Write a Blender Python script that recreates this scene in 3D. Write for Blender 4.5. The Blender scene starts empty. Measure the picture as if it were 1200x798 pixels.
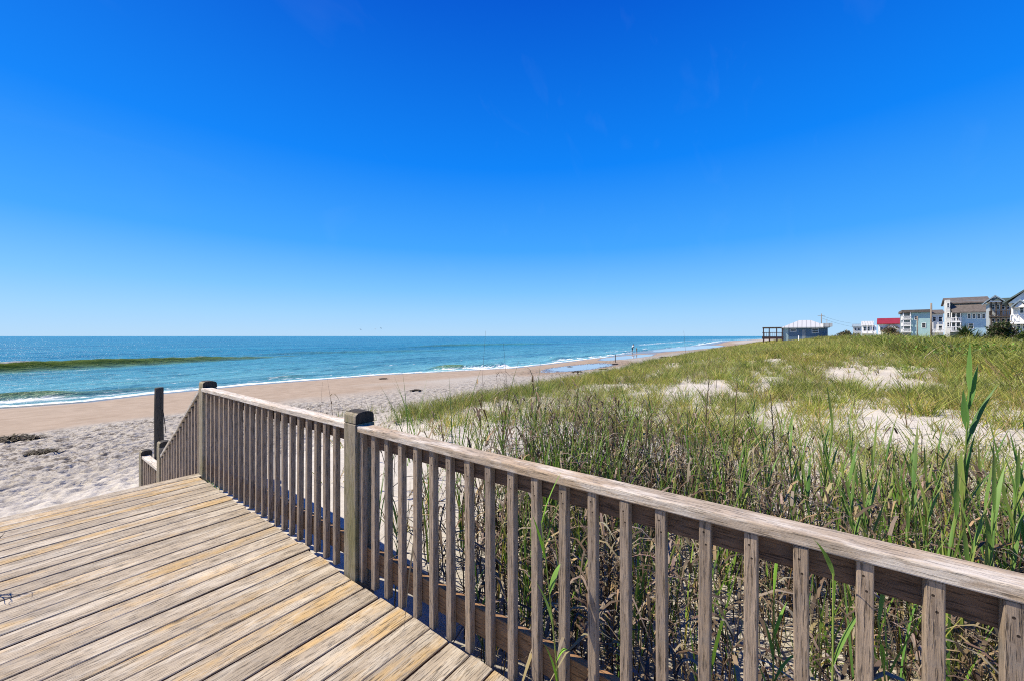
import bpy, math, random
import numpy as np
from mathutils import Vector

random.seed(7)
RNG = np.random.default_rng(11)
sc = bpy.context.scene
col = sc.collection
# Ground axes: x runs along the shore (away from the viewer, to the right), y runs seaward,
# z = 0 is the top of the deck boards.
EYE, F = 1.57, 460.0

# ------------------------------------------------------------------ camera
cam = bpy.data.cameras.new("camera")
cam_o = bpy.data.objects.new("camera", cam)
col.objects.link(cam_o)
cam_o.location = (0, 0, EYE)
cam_o.rotation_euler = (math.pi / 2, 0, math.radians(-53.13))
cam.sensor_width = 36
cam.lens = 36 * F / 1200
cam.shift_y = -0.0042
cam.clip_start = 0.05
cam.clip_end = 40000
sc.camera = cam_o

# ------------------------------------------------------------------ sky, sun, exposure
SUN_EL, SUN_AZ = math.radians(51), math.radians(-27)
w = bpy.data.worlds.new("World")
sc.world = w
w.use_nodes = True
nt = w.node_tree
bg = nt.nodes["Background"]
sky = nt.nodes.new("ShaderNodeTexSky")
sky.sky_type = "NISHITA"
sky.sun_disc = False
sky.sun_elevation = SUN_EL
sky.sun_rotation = SUN_AZ
sky.altitude = 0
sky.air_density = 1.0
sky.dust_density = 0.15
sky.ozone_density = 3.0
hs = nt.nodes.new("ShaderNodeHueSaturation")
hs.inputs["Saturation"].default_value = 1.35
hs.inputs["Hue"].default_value = 0.5
hs.inputs["Value"].default_value = 1.0
nt.links.new(sky.outputs[0], hs.inputs["Color"])
# a clear, polarised-looking blue: the sky's own light graded by elevation
tcw = nt.nodes.new("ShaderNodeTexCoord")
sep = nt.nodes.new("ShaderNodeSeparateXYZ")
nt.links.new(tcw.outputs["Generated"], sep.inputs[0])
rp = nt.nodes.new("ShaderNodeValToRGB")
SKY = [(0.0, (3.9, 6.1, 8.5)), (.05, (3.0, 5.7, 8.8)), (.11, (1.8, 4.9, 8.9)), (.21, (.50, 3.4, 8.9)), (.39, (.03, 2.05, 8.4)), (.66, (.01, .86, 5.8)), (.9, (.01, .6, 4.4))]
while len(rp.color_ramp.elements) < len(SKY): rp.color_ramp.elements.new(.5)
for e, (p, c) in zip(rp.color_ramp.elements, SKY):
    e.position = p
    e.color = (*[x / 10 for x in c], 1)
nt.links.new(sep.outputs[2], rp.inputs[0])
sc10 = nt.nodes.new("ShaderNodeMix"); sc10.data_type = "RGBA"; sc10.blend_type = "MULTIPLY"
sc10.inputs[0].default_value = 1
nt.links.new(rp.outputs[0], sc10.inputs[6]); sc10.inputs[7].default_value = (10, 10, 10, 1)
mxs = nt.nodes.new("ShaderNodeMix"); mxs.data_type = "RGBA"
mxs.inputs[0].default_value = .93
nt.links.new(hs.outputs[0], mxs.inputs[6]); nt.links.new(sc10.outputs[2], mxs.inputs[7])
# faint high cirrus streaks
mpw = nt.nodes.new("ShaderNodeMapping"); mpw.inputs["Rotation"].default_value = (.3, .9, .6); mpw.inputs["Scale"].default_value = (1.2, 9, 5)
nt.links.new(tcw.outputs["Generated"], mpw.inputs["Vector"])
nw = nt.nodes.new("ShaderNodeTexNoise"); nw.inputs["Scale"].default_value = 1.6; nw.inputs["Detail"].default_value = 6; nw.inputs["Distortion"].default_value = .6
nt.links.new(mpw.outputs[0], nw.inputs["Vector"])
rw = nt.nodes.new("ShaderNodeValToRGB")
rw.color_ramp.elements[0].position = .60; rw.color_ramp.elements[0].color = (0, 0, 0, 1)
rw.color_ramp.elements[1].position = .95; rw.color_ramp.elements[1].color = (.04, .04, .04, 1)
nt.links.new(nw.outputs[0], rw.inputs[0])
mxc = nt.nodes.new("ShaderNodeMix"); mxc.data_type = "RGBA"
nt.links.new(rw.outputs[0], mxc.inputs[0]); nt.links.new(mxs.outputs[2], mxc.inputs[6]); mxc.inputs[7].default_value = (4.5, 6.2, 8.6, 1)
nt.links.new(mxc.outputs[2], bg.inputs["Color"])
bg.inputs["Strength"].default_value = 0.070

sun = bpy.data.lights.new("sun", "SUN")
sun.energy = 5.0
sun.angle = math.radians(0.53)
sun.color = (1.0, 0.88, 0.69)
sun_o = bpy.data.objects.new("sun", sun)
col.objects.link(sun_o)
sd = Vector((math.sin(SUN_AZ) * math.cos(SUN_EL), math.cos(SUN_AZ) * math.cos(SUN_EL), math.sin(SUN_EL)))
sun_o.rotation_euler = sd.to_track_quat("Z", "Y").to_euler()
sun_o.location = sd * 50
sc.view_settings.view_transform = "Standard"
sc.view_settings.look = "None"
sc.view_settings.exposure = 0.74
sc.view_settings.gamma = 1.0
sc.view_settings.use_curve_mapping = False
sc.cycles.use_denoising = False
sc.cycles.filter_width = 1.05
sc.cycles.sample_clamp_indirect = 4.0
sc.cycles.max_bounces = 6
sc.cycles.transparent_max_bounces = 8


# ------------------------------------------------------------------ helpers
def at(px, py, depth):
    """photo pixel + depth in metres -> world point"""
    X = (px - 600) / F * depth
    return Vector((.6 * X + .8 * depth, -.8 * X + .6 * depth, EYE - (py - 394) / F * depth))


def on_plane(px, py, z):
    d = (EYE - z) * F / (py - 394)
    return at(px, py, d)


def on_face(px, py, t0):
    r = (px - 600) / F
    d = t0 / (.6 * r + .8)
    p = at(px, py, d)
    return p.y, p.z


def tag(o, label=None, cat=None, group=None, kind=None):
    if label: o["label"] = label
    if cat: o["category"] = cat
    if group: o["group"] = group
    if kind: o["kind"] = kind
    return o


def empty(name, loc, label=None, cat=None, group=None):
    o = bpy.data.objects.new(name, None)
    col.objects.link(o)
    o.location = loc
    o.empty_display_size = .2
    tag(o, label, cat, group)
    return o


def link_mesh(name, me, mat, parent=None):
    o = bpy.data.objects.new(name, me)
    if mat: me.materials.append(mat)
    col.objects.link(o)
    if parent:
        o.parent = parent
    return o


class MB:
    def __init__(self):
        self.v, self.f, self.c, self.sm = [], [], [], []

    def add(self, vs, fs, rnd=0.0, smooth=False):
        b = len(self.v)
        self.v += [tuple(p) for p in vs]
        self.f += [tuple(i + b for i in f) for f in fs]
        self.c += [rnd] * len(vs)
        self.sm += [smooth] * len(fs)

    def box(self, x0, x1, y0, y1, z0, z1, rnd=0.0):
        self.add([(x0, y0, z0), (x1, y0, z0), (x1, y1, z0), (x0, y1, z0), (x0, y0, z1), (x1, y0, z1), (x1, y1, z1), (x0, y1, z1)],
                 [(0, 3, 2, 1), (4, 5, 6, 7), (0, 1, 5, 4), (1, 2, 6, 5), (2, 3, 7, 6), (3, 0, 4, 7)], rnd)

    def hexa(self, p, rnd=0.0):
        self.add(p, [(0, 3, 2, 1), (4, 5, 6, 7), (0, 1, 5, 4), (1, 2, 6, 5), (2, 3, 7, 6), (3, 0, 4, 7)], rnd)

    def tube(self, pts, radii, n=8, cap=True, rnd=0.0):
        pts = [Vector(p) for p in pts]
        if not hasattr(radii, "__len__"): radii = [radii] * len(pts)
        vs, fs = [], []
        up = Vector((0.123, 0.2, 1)).normalized()
        for i, p in enumerate(pts):
            d = (pts[min(i + 1, len(pts) - 1)] - pts[max(i - 1, 0)]).normalized()
            a = d.cross(up)
            if a.length < 1e-3: a = d.cross(Vector((1, 0, 0)))
            a.normalize()
            b = d.cross(a).normalized()
            for k in range(n):
                t = 2 * math.pi * k / n
                vs.append(p + (a * math.cos(t) + b * math.sin(t)) * radii[i])
        for i in range(len(pts) - 1):
            for k in range(n):
                k2 = (k + 1) % n
                fs.append((i * n + k, i * n + k2, (i + 1) * n + k2, (i + 1) * n + k))
        if cap:
            fs.append(tuple(range(n))[::-1])
            fs.append(tuple((len(pts) - 1) * n + k for k in range(n)))
        self.add(vs, fs, rnd, True)

    def build(self, name, mat, parent=None, bevel=0, off=(0, 0, 0)):
        me = bpy.data.meshes.new(name)
        v = [(a[0] - off[0], a[1] - off[1], a[2] - off[2]) for a in self.v]
        me.from_pydata(v, [], self.f)
        at_ = me.attributes.new("rnd", "FLOAT", "POINT")
        at_.data.foreach_set("value", np.array(self.c, dtype=np.float32))
        me.polygons.foreach_set("use_smooth", self.sm)
        me.update()
        o = link_mesh(name, me, mat, parent)
        if bevel:
            m = o.modifiers.new("bevel", "BEVEL")
            m.width = bevel; m.segments = 2; m.limit_method = "ANGLE"
            m.angle_limit = math.radians(40)
        return o


def np_mesh(name, verts, quads, mat, parent=None, colors=None, smooth=True, floats=None):
    me = bpy.data.meshes.new(name)
    verts = np.asarray(verts, dtype=np.float32).reshape(-1, 3)
    quads = np.asarray(quads, dtype=np.int32).reshape(-1, 4)
    me.vertices.add(len(verts)); me.vertices.foreach_set("co", verts.ravel())
    me.loops.add(quads.size); me.loops.foreach_set("vertex_index", quads.ravel())
    me.polygons.add(len(quads))
    me.polygons.foreach_set("loop_start", np.arange(0, quads.size, 4, dtype=np.int32))
    me.polygons.foreach_set("use_smooth", np.full(len(quads), smooth))
    me.update(calc_edges=True)
    if colors is not None:
        a = me.attributes.new("col", "FLOAT_COLOR", "POINT")
        c = np.ones((len(verts), 4), dtype=np.float32)
        c[:, :3] = np.asarray(colors, dtype=np.float32).reshape(-1, 3)
        a.data.foreach_set("color", c.ravel())
    for k, vals in (floats or {}).items():
        a = me.attributes.new(k, "FLOAT", "POINT")
        a.data.foreach_set("value", np.asarray(vals, dtype=np.float32).ravel())
    me.validate()
    return link_mesh(name, me, mat, parent)


def sstep(a, b, x):
    t = np.clip((x - a) / (b - a), 0, 1)
    return t * t * (3 - 2 * t)


_perm = np.random.default_rng(3).random((256, 256))


def vnoise(x, y):
    xi, yi = np.floor(x).astype(int), np.floor(y).astype(int)
    fx, fy = x - xi, y - yi
    fx, fy = fx * fx * (3 - 2 * fx), fy * fy * (3 - 2 * fy)
    g = lambda i, j: _perm[i % 256, j % 256]
    return (g(xi, yi) * (1 - fx) + g(xi + 1, yi) * fx) * (1 - fy) + (g(xi, yi + 1) * (1 - fx) + g(xi + 1, yi + 1) * fx) * fy


def fbm(x, y, o=3):
    s, a, t = 0, 1.0, 0
    for i in range(o):
        s = s + a * vnoise(x * 2 ** i + 17.3 * i, y * 2 ** i + 5.1 * i); t += a; a *= .5
    return s / t


# ------------------------------------------------------------------ materials
def new_mat(name):
    m = bpy.data.materials.new(name)
    m.use_nodes = True
    return m, m.node_tree, m.node_tree.nodes["Principled BSDF"]


def N(nt, typ, **kw):
    n = nt.nodes.new("ShaderNode" + typ)
    for k, v in kw.items(): setattr(n, k, v)
    return n


def ramp(nt, fac, stops):
    r = N(nt, "ValToRGB")
    el = r.color_ramp.elements
    while len(el) < len(stops): el.new(.5)
    for e, (p, c) in zip(el, stops):
        e.position = p
        e.color = (*c, 1) if len(c) == 3 else c
    nt.links.new(fac, r.inputs[0])
    return r.outputs[0]


def mix(nt, fac, a, b, mode="MIX"):
    m = N(nt, "Mix", data_type="RGBA", blend_type=mode)
    for s, v in ((0, fac), (6, a), (7, b)):
        if isinstance(v, (int, float)): m.inputs[s].default_value = v
        elif isinstance(v, tuple): m.inputs[s].default_value = (*v, 1)
        else: nt.links.new(v, m.inputs[s])
    return m.outputs[2]


def math_(nt, op, a, b=0.0, c=None):
    m = N(nt, "Math", operation=op)
    for i, v in enumerate((a, b) if c is None else (a, b, c)):
        if isinstance(v, (int, float)): m.inputs[i].default_value = v
        else: nt.links.new(v, m.inputs[i])
    return m.outputs[0]


def noise(nt, vec, scale, detail=4, rough=.55, dist=0.0):
    n = N(nt, "TexNoise")
    n.inputs["Scale"].default_value = scale
    n.inputs["Detail"].default_value = detail
    n.inputs["Roughness"].default_value = rough
    n.inputs["Distortion"].default_value = dist
    if vec: nt.links.new(vec, n.inputs["Vector"])
    return n.outputs[0]


def attr(nt, name, out="Fac"):
    a = N(nt, "Attribute", attribute_name=name)
    return a.outputs[out]


def bump(nt, h, strength, dist, bsdf, prev=None):
    b = N(nt, "Bump")
    b.inputs["Strength"].default_value = strength
    b.inputs["Distance"].default_value = dist
    nt.links.new(h, b.inputs["Height"])
    if prev: nt.links.new(prev, b.inputs["Normal"])
    nt.links.new(b.outputs[0], bsdf.inputs["Normal"])
    return b.outputs[0]


def wood(name, axis, dark, light, warm, warm_amt=.5, pale=None, pale_amt=0.0, per_object=True, rough=.8, moss=None, nails=False):
    m, nt, b = new_mat(name)
    tc = N(nt, "TexCoord")
    src = tc.outputs["Object"]
    rn = N(nt, "ObjectInfo").outputs["Random"] if per_object else attr(nt, "rnd")
    cmb = N(nt, "CombineXYZ")
    for i, k in enumerate((37.0, 53.0, 71.0)):
        nt.links.new(math_(nt, "MULTIPLY", rn, k), cmb.inputs[i])
    add = N(nt, "VectorMath", operation="ADD")
    nt.links.new(src, add.inputs[0]); nt.links.new(cmb.outputs[0], add.inputs[1])
    mp = N(nt, "Mapping")
    s = [1, 1, 1]; s[axis] = .055
    mp.inputs["Scale"].default_value = s
    nt.links.new(add.outputs[0], mp.inputs["Vector"])
    mp2 = N(nt, "Mapping")
    s2 = [1, 1, 1]; s2[axis] = .22
    mp2.inputs["Scale"].default_value = s2
    nt.links.new(add.outputs[0], mp2.inputs["Vector"])
    g1 = noise(nt, mp.outputs[0], 85, 8, .72, .15)
    g2 = noise(nt, mp.outputs[0], 190, 3, .6)
    g3 = noise(nt, mp2.outputs[0], 34, 6, .72)
    blot = noise(nt, mp2.outputs[0], 7, 5, .6, .4)
    blot2 = noise(nt, add.outputs[0], 17, 4, .65)
    c = ramp(nt, math_(nt, "ADD", math_(nt, "MULTIPLY", g1, .5), math_(nt, "MULTIPLY", g3, .5)), [(.32, dark), (.60, light)])
    wf = ramp(nt, math_(nt, "ADD", blot, math_(nt, "MULTIPLY", math_(nt, "SUBTRACT", rn, .5), .25)), [(.5, (0, 0, 0)), (.66, (1, 1, 1))])
    c = mix(nt, math_(nt, "MULTIPLY", wf, warm_amt), c, warm)
    # grey weathering blotches
    gf = ramp(nt, blot2, [(.5, (0, 0, 0)), (.72, (1, 1, 1))])
    grey = tuple(.55 * a + .45 * (sum(light) / 3) * .95 for a in dark)
    c = mix(nt, math_(nt, "MULTIPLY", gf, .55), c, grey)
    # open cracks along the grain
    cr = ramp(nt, g2, [(.33, (1, 1, 1)), (.43, (0, 0, 0))])
    c = mix(nt, math_(nt, "MULTIPLY", cr, .7), c, tuple(.4 * a for a in dark))
    # knots
    vo = N(nt, "TexVoronoi")
    vo.inputs["Scale"].default_value = 3.2
    mp3 = N(nt, "Mapping")
    s3 = [1, 1, 1]; s3[axis] = .55
    mp3.inputs["Scale"].default_value = s3
    nt.links.new(add.outputs[0], mp3.inputs["Vector"]); nt.links.new(mp3.outputs[0], vo.inputs["Vector"])
    kn = ramp(nt, vo.outputs["Distance"], [(.02, (1, 1, 1)), (.075, (0, 0, 0))])
    c = mix(nt, math_(nt, "MULTIPLY", kn, .75), c, tuple(.3 * a for a in dark))
    if pale:
        pf = ramp(nt, noise(nt, mp2.outputs[0], 11, 6, .7), [(.5, (0, 0, 0)), (.6, (1, 1, 1))])
        c = mix(nt, math_(nt, "MULTIPLY", pf, pale_amt), c, pale)
    if moss:
        mf = ramp(nt, noise(nt, mp2.outputs[0], 9, 5, .7), [(.45, (0, 0, 0)), (.65, (1, 1, 1))])
        c = mix(nt, math_(nt, "MULTIPLY", mf, .7), c, moss)
    if nails:
        so = N(nt, "SeparateXYZ"); nt.links.new(src, so.inputs[0])
        for (ny_, nz_) in ((.004, .925), (-.003, .885)):
            dy = math_(nt, "SUBTRACT", so.outputs[1], ny_); dz = math_(nt, "SUBTRACT", so.outputs[2], nz_)
            dist = math_(nt, "SQRT", math_(nt, "ADD", math_(nt, "MULTIPLY", dy, dy), math_(nt, "MULTIPLY", dz, dz)))
            c = mix(nt, math_(nt, "LESS_THAN", dist, .0034), c, (.02, .014, .01))
            st_ = math_(nt, "MULTIPLY", math_(nt, "LESS_THAN", math_(nt, "ABSOLUTE", dy), .0035), math_(nt, "MULTIPLY", math_(nt, "LESS_THAN", dz, 0.0), math_(nt, "GREATER_THAN", dz, -.06)))
            c = mix(nt, math_(nt, "MULTIPLY", st_, math_(nt, "MULTIPLY", g3, .6)), c, (.07, .045, .03))
    # board to board tone
    hv = N(nt, "HueSaturation")
    nt.links.new(math_(nt, "ADD", .85, math_(nt, "MULTIPLY", math_(nt, "FRACT", math_(nt, "MULTIPLY", rn, 7.31)), .26)), hv.inputs["Value"])
    nt.links.new(c, hv.inputs["Color"])
    nt.links.new(hv.outputs[0], b.inputs["Base Color"])
    b.inputs["Roughness"].default_value = rough
    b.inputs["Specular IOR Level"].default_value = .3
    h = math_(nt, "SUBTRACT", g1, math_(nt, "MULTIPLY", cr, .6))
    bump(nt, h, .9, .006, b)
    return m


def flat(name, c, rough=.6, var=.12, scale=3.0, spec=.4, metallic=0):
    m, nt, b = new_mat(name)
    tc = N(nt, "TexCoord")
    n = noise(nt, tc.outputs["Object"], scale, 5, .6)
    k0 = tuple(x * (1 - var) for x in c); k1 = tuple(min(1, x * (1 + var)) for x in c)
    nt.links.new(ramp(nt, n, [(.35, k0), (.65, k1)]), b.inputs["Base Color"])
    b.inputs["Roughness"].default_value = rough
    b.inputs["Specular IOR Level"].default_value = spec
    b.inputs["Metallic"].default_value = metallic
    return m


def leaf_mat(name, rough=.55, trans=.28):
    m, nt, b = new_mat(name)
    c = attr(nt, "col", "Color")
    nt.links.new(c, b.inputs["Base Color"])
    b.inputs["Roughness"].default_value = rough
    b.inputs["Specular IOR Level"].default_value = .35
    tr = N(nt, "BsdfTranslucent")
    hv = N(nt, "HueSaturation")
    hv.inputs["Saturation"].default_value = 1.1; hv.inputs["Value"].default_value = 1.2
    nt.links.new(c, hv.inputs["Color"]); nt.links.new(hv.outputs[0], tr.inputs["Color"])
    ms = N(nt, "MixShader"); ms.inputs[0].default_value = trans
    nt.links.new(b.outputs[0], ms.inputs[1]); nt.links.new(tr.outputs[0], ms.inputs[2])
    nt.links.new(ms.outputs[0], nt.nodes["Material Output"].inputs["Surface"])
    return m


M = {}
M["deck"] = wood("weathered_deck_boards", 0, (.205, .17, .13), (.405, .35, .27), (.46, .32, .145), .85, (.55, .51, .43), .5, per_object=False)
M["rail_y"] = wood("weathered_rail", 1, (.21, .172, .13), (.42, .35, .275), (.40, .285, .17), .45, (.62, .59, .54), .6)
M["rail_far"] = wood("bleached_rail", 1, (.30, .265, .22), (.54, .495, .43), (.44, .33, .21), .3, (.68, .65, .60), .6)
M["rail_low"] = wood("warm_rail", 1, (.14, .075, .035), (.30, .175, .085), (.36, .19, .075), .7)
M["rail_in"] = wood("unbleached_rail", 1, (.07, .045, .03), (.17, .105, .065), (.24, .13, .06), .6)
M["baluster"] = wood("weathered_baluster", 2, (.15, .116, .087), (.345, .275, .21), (.35, .255, .16), .3, nails=True)
M["post"] = wood("weathered_post", 2, (.16, .14, .10), (.36, .31, .235), (.30, .24, .13), .35, moss=(.16, .155, .05))
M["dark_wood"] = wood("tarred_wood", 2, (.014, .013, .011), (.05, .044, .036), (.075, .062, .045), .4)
M["leaf"] = leaf_mat("leaf")
M["dry"] = leaf_mat("dry_leaf", .75, .12)


def sand_mat():
    m, nt, b = new_mat("beach_sand")
    geo = N(nt, "NewGeometry").outputs["Position"]
    wet, rough_, dune = attr(nt, "wet"), attr(nt, "trample"), attr(nt, "dune")
    n1 = noise(nt, geo, .35, 5, .6)
    n2 = noise(nt, geo, 9, 6, .7)
    n3 = noise(nt, geo, 1.6, 5, .65)
    dry = ramp(nt, n2, [(.3, (.285, .27, .24)), (.7, (.395, .378, .345))])
    white = ramp(nt, n2, [(.3, (.385, .365, .325)), (.7, (.50, .48, .435))])
    c = mix(nt, dune, dry, white)
    damp = ramp(nt, n3, [(.3, (.245, .193, .143)), (.7, (.325, .265, .205))])
    wf = math_(nt, "ADD", wet, math_(nt, "MULTIPLY", math_(nt, "SUBTRACT", n1, .5), .35))
    c = mix(nt, ramp(nt, wf, [(.12, (0, 0, 0)), (.42, (1, 1, 1))]), c, damp)
    c = mix(nt, ramp(nt, wf, [(.72, (0, 0, 0)), (.95, (1, 1, 1))]), c, (.15, .112, .08))
    # dark grit flecks and painted pit shade on the trampled dry sand
    fl = ramp(nt, noise(nt, geo, 26, 4, .75), [(.52, (0, 0, 0)), (.62, (1, 1, 1))])
    fl2 = ramp(nt, noise(nt, geo, 4.2, 6, .75), [(.50, (0, 0, 0)), (.58, (1, 1, 1))])
    fl = math_(nt, "MAXIMUM", math_(nt, "MULTIPLY", fl, .7), fl2)
    c = mix(nt, math_(nt, "MULTIPLY", fl, math_(nt, "MULTIPLY", attr(nt, "grit_shade"), .9)), c, (.095, .084, .072))
    lit = attr(nt, "litter")
    lf = ramp(nt, noise(nt, geo, 14, 6, .8), [(.42, (0, 0, 0)), (.56, (1, 1, 1))])
    c = mix(nt, math_(nt, "MULTIPLY", lf, lit), c, (.16, .13, .075))
    nt.links.new(c, b.inputs["Base Color"])
    nt.links.new(ramp(nt, wf, [(.6, (.9,) * 3), (.95, (.16,) * 3)]), b.inputs["Roughness"])
    nt.links.new(ramp(nt, wf, [(.5, (.15,) * 3), (.95, (.5,) * 3)]), b.inputs["Specular IOR Level"])
    b1 = N(nt, "Bump"); b1.inputs["Distance"].default_value = .012
    nt.links.new(math_(nt, "SUBTRACT", 1.0, ramp(nt, wf, [(.3, (0,) * 3), (.8, (1,) * 3)])), b1.inputs["Strength"])
    nt.links.new(n2, b1.inputs["Height"])
    b2 = N(nt, "Bump"); b2.inputs["Distance"].default_value = .10
    nt.links.new(math_(nt, "MULTIPLY", rough_, 1.0), b2.inputs["Strength"])
    nt.links.new(noise(nt, geo, 3.2, 4, .6), b2.inputs["Height"])
    nt.links.new(b1.outputs[0], b2.inputs["Normal"])
    nt.links.new(b2.outputs[0], b.inputs["Normal"])
    return m


def sea_mat():
    m, nt, b = new_mat("sea_water")
    geo = N(nt, "NewGeometry").outputs["Position"]
    foam_glint, shal, crest = attr(nt, "foam_glint"), attr(nt, "shallow"), attr(nt, "crest")
    mp = N(nt, "Mapping"); mp.inputs["Scale"].default_value = (.35, 1, 1)
    nt.links.new(geo, mp.inputs["Vector"])
    patch = noise(nt, mp.outputs[0], .045, 4, .6)
    deep = ramp(nt, patch, [(.35, (.008, .095, .20)), (.65, (.014, .16, .255))])
    st = N(nt, "Mapping"); st.inputs["Scale"].default_value = (.12, 1, 1)
    nt.links.new(geo, st.inputs["Vector"])
    streak = noise(nt, st.outputs[0], .16, 6, .7, .4)
    deep = mix(nt, ramp(nt, streak, [(.45, (0, 0, 0)), (.7, (.8, .8, .8))]), deep, (.03, .24, .33))  # lighter streaks paint sky reflection into the water colour
    c = mix(nt, shal, deep, (.13, .34, .38))
    c = mix(nt, ramp(nt, streak, [(.38, (.55, .55, .55)), (.52, (0, 0, 0))]), c, (.008, .10, .175))
    c = mix(nt, crest, c, (.23, .33, .045))
    fn = noise(nt, mp.outputs[0], 1.7, 9, .78, .8)
    ff = math_(nt, "ADD", math_(nt, "MULTIPLY", foam_glint, 1.25), math_(nt, "MULTIPLY", math_(nt, "SUBTRACT", fn, .60), 3.0))
    fm = ramp(nt, ff, [(.30, (0, 0, 0)), (.62, (1, 1, 1))])
    c = mix(nt, fm, c, (.82, .84, .84))
    nt.links.new(c, b.inputs["Base Color"])
    nt.links.new(ramp(nt, fm, [(0, (.24,) * 3), (1, (.7,) * 3)]), b.inputs["Roughness"])
    b.inputs["IOR"].default_value = 1.333
    b.inputs["Specular IOR Level"].default_value = .11
    tr = N(nt, "BsdfTranslucent"); tr.inputs["Color"].default_value = (.55, .70, .08, 1)
    ms = N(nt, "MixShader")
    nt.links.new(math_(nt, "MULTIPLY", crest, .75), ms.inputs[0])
    nt.links.new(b.outputs[0], ms.inputs[1]); nt.links.new(tr.outputs[0], ms.inputs[2])
    nt.links.new(ms.outputs[0], nt.nodes["Material Output"].inputs["Surface"])
    h1 = noise(nt, mp.outputs[0], .55, 6, .62, .3)
    h2 = noise(nt, mp.outputs[0], 3.5, 5, .65, .2)
    n = bump(nt, h1, 1.0, .9, b)
    bump(nt, h2, .6, .16, b, n)
    return m


M["sand"] = sand_mat()
M["sea"] = sea_mat()


def pool_mat():
    m, nt, b = new_mat("still_shallow_water")
    b.inputs["Base Color"].default_value = (.30, .32, .345, 1)
    b.inputs["Roughness"].default_value = .04
    b.inputs["IOR"].default_value = 1.333
    geo = N(nt, "NewGeometry").outputs["Position"]
    bump(nt, noise(nt, geo, 5, 3, .5), .03, .02, b)
    return m


M["pool"] = pool_mat()

# ------------------------------------------------------------------ ground
SEA_Z = -1.80
_wl = [(-200, 465.0)]
wl_pts = [on_plane(px, py, SEA_Z) for px, py in ((0, 477), (100, 470), (170, 462), (300, 450), (450, 438.5), (600, 431), (700, 419.5), (740, 415), (800, 407.5))]
WT = np.array([-120.] + [p.x for p in wl_pts] + [300., 900.])
WS = np.array([33.] + [p.y for p in wl_pts] + [46., 30.])
_o = np.argsort(WT); WT, WS = WT[_o], WS[_o]


def shore(t):
    return np.interp(t, WT, WS) + .5 * (fbm(t * .12, t * 0 + 3.3, 2) - .5)


def dune_edge(t):
    return np.interp(t, [-50, 20, 31, 62, 140, 400, 900], [11.4, 10.9, 11.3, 12.5, 13.6, 13.5, 12]) + 1.0 * (fbm(t * .25, t * 0 + 9.1, 2) - .5)


NEAR0 = ([-300, -40, -10, 0, 1.2, 2.3, 3.2, 5.3, 6.4, 7.6, 9.3, 12.5], [.0, -.1, -.42, -.5, -.42, -.16, -.05, -.05, -.36, -.98, -1.22, -1.32])
NEAR1 = ([-300, -30, -12, -8, -5, -1, 3, 7, 11.6, 13, 15], [.2, .3, .42, .30, -.08, -.35, -.5, -.68, -1.0, -1.25, -1.36])
FAR = ([-300, -30, -13, -8, -4, 0, 4, 9, 11.6, 13.2, 15], [.2, .3, .42, .72, .82, .5, .0, -.62, -1.0, -1.28, -1.38])
POOLS = [dict(p=(683, 431), rx=6.5, ry=1.9), dict(p=(738, 417.8), rx=11, ry=1.9), dict(p=(815, 407), rx=36, ry=4.2)]
for P in POOLS:
    c = on_plane(P["p"][0], P["p"][1], -1.66)
    P["x"], P["y"] = c.x, c.y


def raw_ground(t, s):
    e = dune_edge(t) - 11.6
    sh = np.where(s > 4, np.clip((s - 4) / 7.6, 0, 1) * e, 0)
    sn = s - np.where(t > 12, sh, 0)
    z0 = np.interp(s, *NEAR0); z1 = np.interp(sn, *NEAR1); z2 = np.interp(sn, *FAR)
    a = sstep(4.0, 11, t); b2 = sstep(16, 42, t)
    z = (z0 * (1 - a) + z1 * a) * (1 - b2) + z2 * b2
    ws = shore(t)
    s1 = np.where(t > 12, 14 + e, 13)
    zb0 = np.where(t > 12, -1.36, -1.33)
    zb = zb0 + (SEA_Z - zb0) * (s - s1) / np.maximum(ws - s1, 1)
    zb = np.where(s > ws, SEA_Z - .045 * (s - ws), zb)
    k = sstep(-1, 1.5, s - s1)
    z = z * (1 - k) + zb * k
    dn = 1 - sstep(10, 12.5, s - e)
    z = z + dn * ((fbm(t * .22, s * .22, 3) - .5) * .34 * sstep(4, 12, t) + (fbm(t * .9, s * .9, 2) - .5) * .10 * sstep(1.5, 4, t))
    return np.maximum(z, -5)


for P in POOLS:
    th = np.linspace(0, 6.28, 40)
    zz = raw_ground(P["x"] + P["rx"] * np.cos(th), P["y"] + P["ry"] * np.sin(th))
    P["z"] = float(zz.mean()) - .05


def pool_r(P, t, s):
    dx, dy = (t - P["x"]) / P["rx"], (s - P["y"]) / P["ry"]
    wob = .32 * (fbm(t * .9 / P["rx"] * 4, s * .9 / P["ry"] * 1.5, 2) - .5)
    return np.sqrt(dx * dx + dy * dy) + wob


def ground_z(t, s):
    t, s = np.asarray(t, float), np.asarray(s, float)
    z = raw_ground(t, s)
    for P in POOLS:
        r = pool_r(P, t, s)
        flat_z = P["z"] + .012 * (r - 1) * 6
        inner = P["z"] - .10 * (1 - np.clip(r, 0, 1))
        k = 1 - sstep(1.0, 1.9, r)
        z = np.where(r < 1, inner, z * (1 - k) + np.minimum(flat_z, z + 1) * k)
    return z


def gz(t, s):
    return float(ground_z(np.array([t]), np.array([s]))[0])


def spaced(segs):
    out = [segs[0][0]]
    for a, b, d in segs:
        n = max(1, int(round((b - a) / d)))
        out += list(np.linspace(a, b, n + 1)[1:])
    return np.array(out)


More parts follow.
